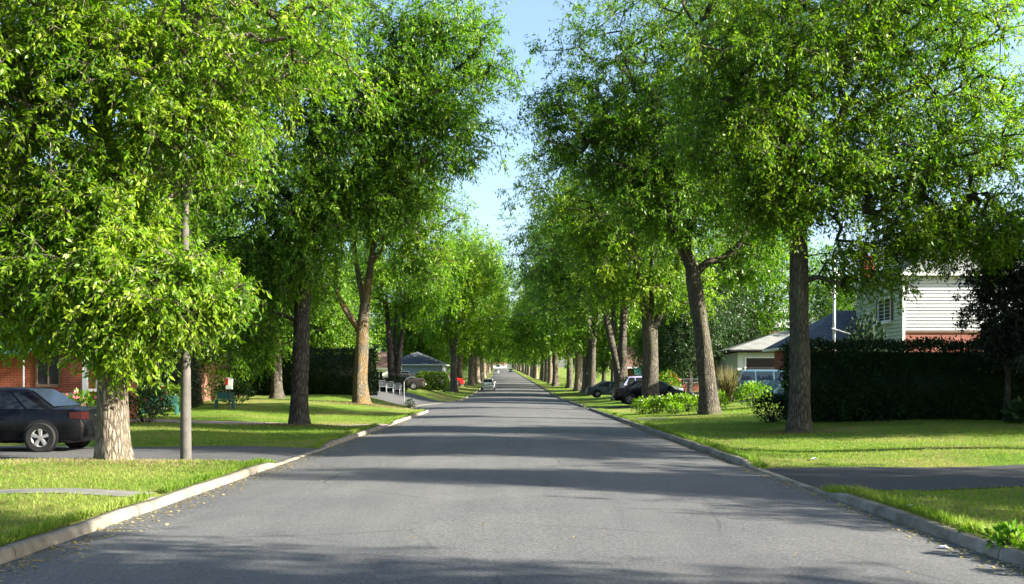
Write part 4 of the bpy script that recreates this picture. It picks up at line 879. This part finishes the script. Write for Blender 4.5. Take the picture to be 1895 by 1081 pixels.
# ------------------------------------------------------------------ cars
def car(label, loc, rz, col, L=4.6, Wd=1.74, Hh=1.42, kind='sedan', detail=True, group=None, spokes=5, glassm='glass'):
    """local: +x front, length L, centred"""
    t = thing('parked_car', label, 'car', loc, rz, group); hw = Wd/2; pm = paint('car_paint', col); xr, xf = -L/2, L/2
    tz = .62*Hh+.02      # belt
    if kind == 'sedan': prof = [(xr, .30, .72, .86), (xr+.06, .22, tz, .93), (xr+.25, .20, tz+.06, .98), (xr+.85, .19, tz+.07, 1), (0-.3, .19, tz+.03, 1), (.75, .19, tz, 1), (xf-1.1, .19, tz-.03, 1), (xf-.55, .2, tz-.12, .97), (xf-.14, .22, tz-.23, .9), (xf, .3, .56, .8)]
    else: prof = [(xr, .32, .80, .88), (xr+.05, .24, tz+.02, .95), (xr+.25, .2, tz+.05, .99), (xr+.9, .19, tz+.05, 1), (0, .19, tz+.03, 1), (.8, .19, tz, 1), (xf-1.0, .19, tz-.03, 1), (xf-.5, .2, tz-.13, .97), (xf-.12, .22, tz-.26, .9), (xf, .3, .56, .8)]
    xs = [p[0] for p in prof]; fine = sorted(set(list(np.linspace(xr, xf, 34))+xs)); mb = MB(); ns = 0
    for x in fine:
        zb = np.interp(x, xs, [p[1] for p in prof]); zt = np.interp(x, xs, [p[2] for p in prof]); wv = hw*np.interp(x, xs, [p[3] for p in prof])
        hh = zt-zb; half = [(0, zb), (wv*.84, zb), (wv*.95, zb+.06), (wv*.985, zb+.2*hh), (wv, zb+.45*hh), (wv*.995, zb+.70*hh), (wv*.975, zb+.80*hh), (wv*.95, zt-.06), (wv*.90, zt-.018), (wv*.80, zt), (wv*.4, zt+.02), (0, zt+.025)]
        ring = [(y, z) for y, z in half]+[(-y, z) for y, z in half[-2:0:-1]]
        ns = len(ring); mb.v += [(x, y, z) for y, z in ring]
    for i in range(len(fine)-1):
        for k_ in range(ns):
            k2 = (k_+1) % ns; mb.f.append((i*ns+k_, i*ns+k2, (i+1)*ns+k2, (i+1)*ns+k_)); mb.m.append(0)
    mb.f.append(tuple(range(ns))); mb.f.append(tuple((len(fine)-1)*ns+k_ for k_ in range(ns))[::-1]); mb.m += [0, 0]
    body = mb.build('body', pm, t, True)
    # cabin
    if kind == 'sedan': cb = [(xr+.62, tz+.04), (xr+1.28, Hh-.03), (xr+1.75, Hh), (xr+2.45, Hh-.005), (xf-1.95, Hh-.06), (xf-1.12, tz-.02)]
    else: cb = [(xr+.12, tz+.03), (xr+.42, Hh-.05), (xr+1.0, Hh), (xr+2.2, Hh), (xf-1.9, Hh-.06), (xf-1.0, tz-.02)]
    def cwid(z): return hw*(.935-.25*(z-tz)/(Hh-tz))
    xsC = [c_[0] for c_ in cb]; zsC = [c_[1] for c_ in cb]; fine = sorted(set(list(np.linspace(xsC[0], xsC[-1], 26))+xsC)); mc = MB(); ns = 0
    for x in fine:
        z = float(np.interp(x, xsC, zsC)); z = max(z, tz-.02); zb = tz-.06; r = []
        for q in (0, .5, .85): zz = zb+(z-zb)*q; r.append((cwid(zz), zz))
        r += [(cwid(z)*.93, z-.015*(z-zb)), (cwid(z)*.8, z), (0, z+.02*(z-zb))]
        ring = r+[(-y, z_) for y, z_ in r[-2::-1]]; ns = len(ring); mc.v += [(x, y, z_) for y, z_ in ring]
    for i in range(len(fine)-1):
        for k_ in range(ns-1): mc.f.append((i*ns+k_, i*ns+k_+1, (i+1)*ns+k_+1, (i+1)*ns+k_)); mc.m.append(0)
    mc.build('cabin', pm, t, True)
    def quadpatch(pts, nm, mat, par, th=.012, n=None):
        v = [Vector(p) for p in pts]; nn = (v[1]-v[0]).cross(v[-1]-v[0]).normalized()
        if n is not None and nn.dot(Vector(n)) < 0: nn = -nn
        v1 = [p+nn*.004 for p in v]; v2 = [p+nn*th for p in v]; k_ = len(v)
        return MB().add(v1+v2, [tuple(range(k_))[::-1], tuple(range(k_, 2*k_))]+[(i, (i+1) % k_, (i+1) % k_+k_, i+k_) for i in range(k_)]).build(nm, mat, par)
    g = M[glassm]
    def sp(x, z, s): return (x, s*(cwid(z)+.0), z)
    zl = tz+.035; zh = Hh-.12
    def xrear(z): return float(np.interp(z, zsC[:2], xsC[:2]))
    def xfront(z): return float(np.interp(z, [zsC[-1], zsC[-2]], [xsC[-1], xsC[-2]]))
    pil = [-.08-.25 if kind == 'sedan' else -.2]
    for s in (-1, 1):
        a0 = xrear(zl)+.20; a1 = xrear(zh)+.12; b0 = xfront(zl)-.22; b1 = xfront(zh)-.10; m0 = pil[0]
        if kind == 'sedan':
            quadpatch([sp(a0+.0, zl, s), sp(a0+.36, zl, s), sp(a1+.30, zh, s), sp(a1+.16, zh, s)], 'window', g, t, n=(0, s, 0))
            quadpatch([sp(a0+.42, zl, s), sp(m0-.05, zl, s), sp(m0-.05, zh+.02, s), sp(a1+.36, zh, s)], 'window', g, t, n=(0, s, 0))
        else:
            quadpatch([sp(a0, zl, s), sp(m0-1.0, zl, s), sp(m0-1.0, zh+.02, s), sp(a1, zh+.02, s)], 'window', g, t, n=(0, s, 0))
            quadpatch([sp(m0-.92, zl, s), sp(m0-.05, zl, s), sp(m0-.05, zh+.02, s), sp(m0-.92, zh+.02, s)], 'window', g, t, n=(0, s, 0))
        quadpatch([sp(m0+.04, zl, s), sp(b0, zl, s), sp(b1, zh, s), sp(m0+.04, zh+.02, s)], 'window', g, t, n=(0, s, 0))
    zr0, zr1 = tz+.08, Hh-.06
    quadpatch([(xrear(zr0), -cwid(zr0)*.86, zr0+.012), (xrear(zr0), cwid(zr0)*.86, zr0+.012), (xrear(zr1), cwid(zr1)*.82, zr1+.012), (xrear(zr1), -cwid(zr1)*.82, zr1+.012)], 'rear_window', g, t, n=(-1, 0, .6))
    zw1 = Hh-.09
    quadpatch([(xfront(zr0), -cwid(zr0)*.9, zr0+.01), (xfront(zr0), cwid(zr0)*.9, zr0+.01), (xfront(zw1), cwid(zw1)*.86, zw1+.012), (xfront(zw1), -cwid(zw1)*.86, zw1+.012)], 'windscreen', g, t, n=(1, 0, .6))
    # wheels
    wr = .315
    for x in (xr+.86, xf-.84):
        for s in (-1, 1):
            MB().lathe([(0, 0), (wr+.055, 0), (wr+.055, s*.012), (0, s*.012)], 28, 'y', (x, s*(hw-.008), wr+.01)).build('wheel_arch', M['black'], t)
            wl = MB().lathe([(wr*.62, -.09), (wr*.94, -.10), (wr, -.07), (wr, .07), (wr*.94, .10), (wr*.62, .09), (wr*.60, .03), (wr*.60, -.03)], 28, 'y', closed=True).build('wheel', M['tyre'], t, True, (x, s*(hw-.045), wr))
            rm = MB().lathe([(0, s*.057), (wr*.62, s*.057), (wr*.62, s*.02), (0, s*.02)], 24, 'y', mi=1).lathe([(wr*.54, s*.055), (wr*.63, s*.085), (wr*.66, s*.085), (wr*.62, s*.03)], 28, 'y').lathe([(0, s*.09), (.045, s*.09), (.055, s*.05)], 14, 'y')
            for k_ in range(spokes):
                a = 2*math.pi*k_/spokes+.3; ca, sa = math.cos(a), math.sin(a); w0, w1 = .028, .05
                pts = []
                for r_, ww in ((.03, w0), (wr*.62, w1)):
                    for q in (-1, 1): pts += [(r_*ca-q*ww*sa, s*.055, r_*sa+q*ww*ca), (r_*ca-q*ww*sa*.8, s*.086, r_*sa+q*ww*ca*.8)]
                rm.add(pts, [(1, 3, 7, 5), (0, 1, 5, 4), (3, 2, 6, 7), (4, 5, 7, 6)])
            rm.build('rim', [M['rim'], M['black']], wl)
    if kind == 'wagon':
        for s in (-1, 1): MB().tube([(xr+.7, s*hw*.6, Hh), (xr+.8, s*hw*.6, Hh+.06), (xr+2.1, s*hw*.6, Hh+.06), (xr+2.2, s*hw*.6, Hh)], .018, 6).build('roof_rail', M['black'], t)
    if detail:
        for s in (-1, 1):
            MB().add([(xr+.01, s*hw*.60, .70), (xr-.015, s*hw*.60, .70), (xr-.012, s*hw*.60, .86), (xr+.02, s*hw*.60, .86),
                      (xr+.03, s*hw*.90, .70), (xr+.02, s*hw*.92, .70), (xr+.03, s*hw*.92, .86), (xr+.05, s*hw*.9, .86), (xr+.26, s*(hw*.985), .73), (xr+.26, s*(hw*.985), .85)],
                     [(0, 1, 2, 3), (1, 5, 6, 2), (5, 8, 9, 6), (2, 6, 7, 3), (0, 4, 5, 1)]).build('tail_light', M['red_lens'], t)
            MB().add([(xf-.02, s*hw*.45, .56), (xf-.01, s*hw*.45, .68), (xf-.10, s*hw*.83, .56), (xf-.09, s*hw*.83, .70), (xf-.22, s*hw*.93, .60), (xf-.22, s*hw*.93, .70)], [(0, 2, 3, 1), (2, 4, 5, 3)]).build('headlight', M['clear_lens'], t)
            MB().box(-.06, .08, -.09, .09, -.06, .07, c=(xf-1.55, s*(hw+.06), tz+.10)).build('mirror', pm, t, bevel=.02)
            for hx in (-.45-.15, .45): MB().box(hx-.09, hx+.09, s*hw-.02*s-.012, s*hw+.012, tz-.18, tz-.15).build('handle', pm, t)
        MB().box(xr-.07, xr+.12, -hw*.86, hw*.86, .34, .52).build('bumper', pm, t, bevel=.03)
        MB().box(xf-.12, xf+.05, -hw*.78, hw*.78, .30, .48).build('bumper', pm, t, bevel=.03)
        MB().box(xr-.095, xr-.071, -.15, .15, .40, .515).build('licence_plate', M['plate'], t)
        MB().box(xr-.03, xr-.005, -.26, .26, .76, .80).build('trunk_strip', M['chrome'], t)
        MB().box(xf-.01, xf+.055, -.45, .45, .50, .58).build('grille', M['black'], t)
        MB().tube([(xr-.06, -.45, .25), (xr+.3, -.45, .25)], .03).build('exhaust', M['chrome'], t)
    return t
car('dark navy sedan parked on the left driveway, rear end towards the road', (-11.5, 22.05, H(-11, 22)+.012), math.pi, (.0022, .0023, .0038), 4.62, 1.74, 1.38)
car('black sedan parked across the right verge behind the white flowers', (8.45, 60.2, H(8.4, 60)+.012), 0, (.003, .003, .006), 4.8, 1.78, 1.42)
car('grey-green sedan parked behind the twin-stemmed tree on the right', (8.9, 88.7, H(8.9, 88)+.012), 0, (.09, .11, .11), 4.7, 1.76, 1.42)
car('lavender hatchback half hidden between the black car and the V-shaped tree', (9.2, 66.2, H(9.2, 66)+.01), 0, (.26, .25, .38), 4.1, 1.7, 1.52, 'wagon')
car('pale blue station wagon parked in front of the bungalow', (13.9, 53.0, H(13.9, 53)+.012), 0, (.06, .12, .16), 4.7, 1.8, 1.62, 'wagon', glassm='glass_blue')
wc = car('small white car parked at the left kerb facing away', (cx(132)-3.25, 132, float(base(132))+.02), math.pi/2, (.62, .66, .68), 4.2, 1.72, 1.5, 'wagon')
car('white car far up the road on the left side', (cx(330)-3.2, 330, float(base(330))+.02), math.pi/2, (.7, .7, .7), 4.5, 1.8, 1.5, 'wagon')
car('dark parked car up the road on the right side', (cx(400)+2.6, 400, float(base(400))+.02), -math.pi/2, (.05, .06, .07), 4.5, 1.8, 1.5, 'sedan')
car('dark brown car with bright tail light before the yellow-green hedge', (-9.9, 86.6, H(-9.9, 86)+.01), math.pi, (.035, .03, .028), 4.4, 1.75, 1.40)
car('red car parked deep on the left beyond the clipped hedge', (-8.9, 136, H(-8.9, 136)+.01), math.pi, (.45, .02, .02), 4.3, 1.75, 1.40)

# ------------------------------------------------------------------ street furniture
p = thing('lamp_post', 'grey concrete lamp post between the two nearest left trees', 'lamp post', (-6.2, 18.85, H(-6.2, 18.85)-.05))
MB().tube([(0, 0, 0), (-.005, 0, 2), (-.02, 0, 5), (-.05, 0, 9.2)], [.105, .09, .072, .05], 20).build('pole', plain('pole_concrete', (.095, .088, .08), .85, .2, var=.25, sc=5, bmp=.4), p, True)
a = MB().tube([(-.05, 0, 9.0), (.3, 0, 9.5), (1.1, 0, 9.75), (1.9, 0, 9.75)], .035, 10).build('arm', M['metal_g'], p, True)
MB().box(1.85, 2.5, -.12, .12, 9.65, 9.82).build('lamp_head', M['metal_g'], a, bevel=.03)
# chairs
def chair_mesh():
    s = MB().box(-.24, .24, -.24, .22, .40, .43).build('seat', M['white_plastic'])
    return s
def chair(x, y, rz, first=[None]):
    lab = 'white plastic garden chair in the row before the shaded hedge'; g = 'white plastic garden chairs'
    if first[0] is None:
        t = thing('garden_chair', lab, 'chair', (x, y, H(x, y)), rz, g)
        MB().box(-.25, .25, -.24, .24, .40, .44).build('seat', M['white_plastic'], t, bevel=.01)
        b = MB()
        for k_ in range(5): b.box(-.2+k_*.09, -.16+k_*.09, .22, .25, .46, .80)
        b.tube([(-.25, .235, .44), (-.26, .26, .78), (-.15, .27, .88), (.15, .27, .88), (.26, .26, .78), (.25, .235, .44)], .022, 6).build('backrest', M['white_plastic'], t)
        for sx in (-1, 1):
            MB().tube([(sx*.27, -.22, .42), (sx*.28, -.20, .64), (sx*.28, .2, .66), (sx*.26, .25, .60)], .022, 6).build('armrest', M['white_plastic'], t)
            for sy in (-1, 1): MB().tube([(sx*.24, sy*.22, .42), (sx*.27, sy*.27, 0)], .024, 6).build('leg', M['white_plastic'], t)
        first[0] = t; return t
    t = first[0].copy(); COL.objects.link(t); t.location = (x, y, H(x, y)); t.rotation_euler = (0, 0, rz)
    for ch in list(first[0].children):
        c_ = ch.copy(); COL.objects.link(c_); c_.parent = t
    return t
for x, rz in ((-9.9, .2), (-9.35, .0), (-8.8, -.15)): chair(x, 75.5, rz)
# thin post with curved top
sp_ = thing('metal_post', 'thin pale metal post with curved top on the left lawn', 'post', (-7.3, 66.5, H(-7.3, 66.5)))
MB().tube([(0, 0, 0), (0, 0, 1.5), (.12, 0, 1.72), (.4, 0, 1.86), (.75, 0, 1.84)], .03, 8).build('pole', M['metal_g'], sp_, True)
# post with box
pb = thing('post_box', 'dark post carrying a white and red box on the shaded left lawn', 'post', (-12.4, 43.5, H(-12.4, 43.5)))
MB().tube([(0, 0, 0), (0, 0, 2.7)], .035, 8).build('pole', M['black'], pb)
MB().box(-.13, .16, -.14, -.04, .92, 1.42).build('box', M['white'], pb, bevel=.01); MB().box(-.13, -.02, -.155, -.141, 1.1, 1.4).build('panel', M['petal_r'], pb)
MB().box(-.45, .12, -.05, .05, 1.85, 1.95).build('bracket', M['wood_dk'], pb)
# teal bench
def bench(x, y, label, L=1.3):
    t = thing('garden_bench', label, 'bench', (x, y, H(x, y)), .1)
    MB().box(-L/2, L/2, -.2, .2, .38, .43).build('seat', M['teal'], t); MB().box(-L/2, L/2, .2, .25, .45, .75).build('backrest', M['teal'], t)
    for s in (-1, 1): MB().box(s*L/2-.04, s*L/2+.04, -.18, .24, 0, .38).build('leg', M['teal'], t)
bench(-14.4, 40.6, 'teal garden bench beside the nearest left tree trunk'); bench(-13.1, 45.2, 'teal garden bench beside the dark post', .75)
# white mast
ms = thing('white_mast', 'thin white mast with short cross arms rising behind the tall hedge', 'mast', (11.6, 36, H(11.6, 36)))
MB().tube([(0, 0, 0), (0, 0, 6.0)], [.06, .045], 10).build('pole', M['white'], ms, True)
MB().box(-.13, .10, -.05, .05, 4.35, 4.43).build('cross_arm', M['white'], ms); MB().tube([(-.12, -.07, 3.12), (.55, -.07, 2.92)], .028, 8).build('cross_arm', M['white'], ms)
MB().tube([(-.02, -.02, 5.2), (.18, -.02, 5.0)], .05, 8).build('bracket', M['white'], ms)
# wire fence on the right
fe = thing('wire_fence', 'grey wire mesh fence behind the black car', 'fence', (9.3, 64.6, H(10, 64.6)))
for k_ in range(4): MB().tube([(k_*1.55, 0, 0), (k_*1.55, 0, 1.3)], .03, 8).build('fence_post', M['metal_g'], fe)
MB().tube([(0, 0, 1.28), (4.65, 0, 1.28)], .02, 6).build('rail', M['metal_g'], fe)
mm = MB()
for k_ in range(46): 
    x = k_*.1+.02; mm.box(x, x+.005, -.0025, .0025, .05, 1.26)
for k_ in range(12): mm.box(0, 4.65, .003, .008, .08+k_*.1, .085+k_*.1)
mm.build('mesh', M['metal_g'], fe)
# bin / white and teal cart
bn = thing('waste_cart', 'dark blue wheeled bin piled with white and teal bags beside the clipped hedge', 'waste bin', (-7.0, 104, H(-7.0, 104)))
MB().box(-.35, .35, -.35, .35, .1, 1.15).box(-.38, .38, -.38, .38, 1.15, 1.22).build('bin', plain('bin_blue', (.03, .05, .10), .5), bn, bevel=.02)
bg_ = MB().lathe([(0, 1.2), (.34, 1.25), (.38, 1.5), (.25, 1.8), (.06, 1.98), (.0, 2.0)], 12).build('bag', M['white'], bn, True)
MB().lathe([(0, 1.22), (.2, 1.3), (.26, 1.5), (.14, 1.75), (0, 1.8)], 10, c=(-.12, -.18, 0)).build('bag', plain('teal_bag', (.10, .42, .36), .5), bn, True)
for s in (-1, 1): MB().lathe([(0, 0), (.1, 0), (.1, .06), (0, .06)], 14, 'x', (s*.36, .3, .1)).build('wheel', M['tyre'], bn)
# cables
def cable(p0, p1, sag, label, r=.018):
    pts = []
    for k_ in range(25):
        f = k_/24; pts.append((p0[0]+(p1[0]-p0[0])*f, p0[1]+(p1[1]-p0[1])*f, p0[2]+(p1[2]-p0[2])*f-4*sag*f*(1-f)))
    o = MB().tube(pts, r, 6).build('overhead_cable', M['black']); meta(o, label, 'cable')
cable((-9, 84, 6.6), (9, 86, 9.0), .5, 'lower overhead cable strung across the road')
cable((-12, 96, 14.2), (14, 92, 14.0), .5, 'upper overhead cable crossing the sky gap')
# litter scraps
def scrap(x, y, z, s, lab):
    rng = random.Random(int(x*100)); mb = MB(); n = 7
    v = [(0, 0, s*.5)]+[(s*math.cos(k_*6.28/n)*rng.uniform(.6, 1.2), s*math.sin(k_*6.28/n)*rng.uniform(.5, 1), rng.uniform(0, s*.4)) for k_ in range(n)]
    mb.add(v, [(0, k_+1, (k_+1) % n+1) for k_ in range(n)]+[tuple(range(n, 0, -1))]); o = mb.build('paper_scrap', M['white'], None, loc=(x, y, z)); meta(o, lab, 'litter')
scrap(5.75, 19.05, H(5.75, 19.05)+.03, .07, 'crumpled white scrap on the sunlit right lawn edge'); scrap(4.72, 14.3, H(4.72, 14.3)+.03, .05, 'white scrap at the near corner of the right driveway')
scrap(4.12, 9.5, road_z(4.12, 9.5)+.005, .06, 'white scrap in the right gutter'); scrap(4.62, 11.6, H(4.62, 11.6)+.05, .04, 'small white scrap on the right kerb')
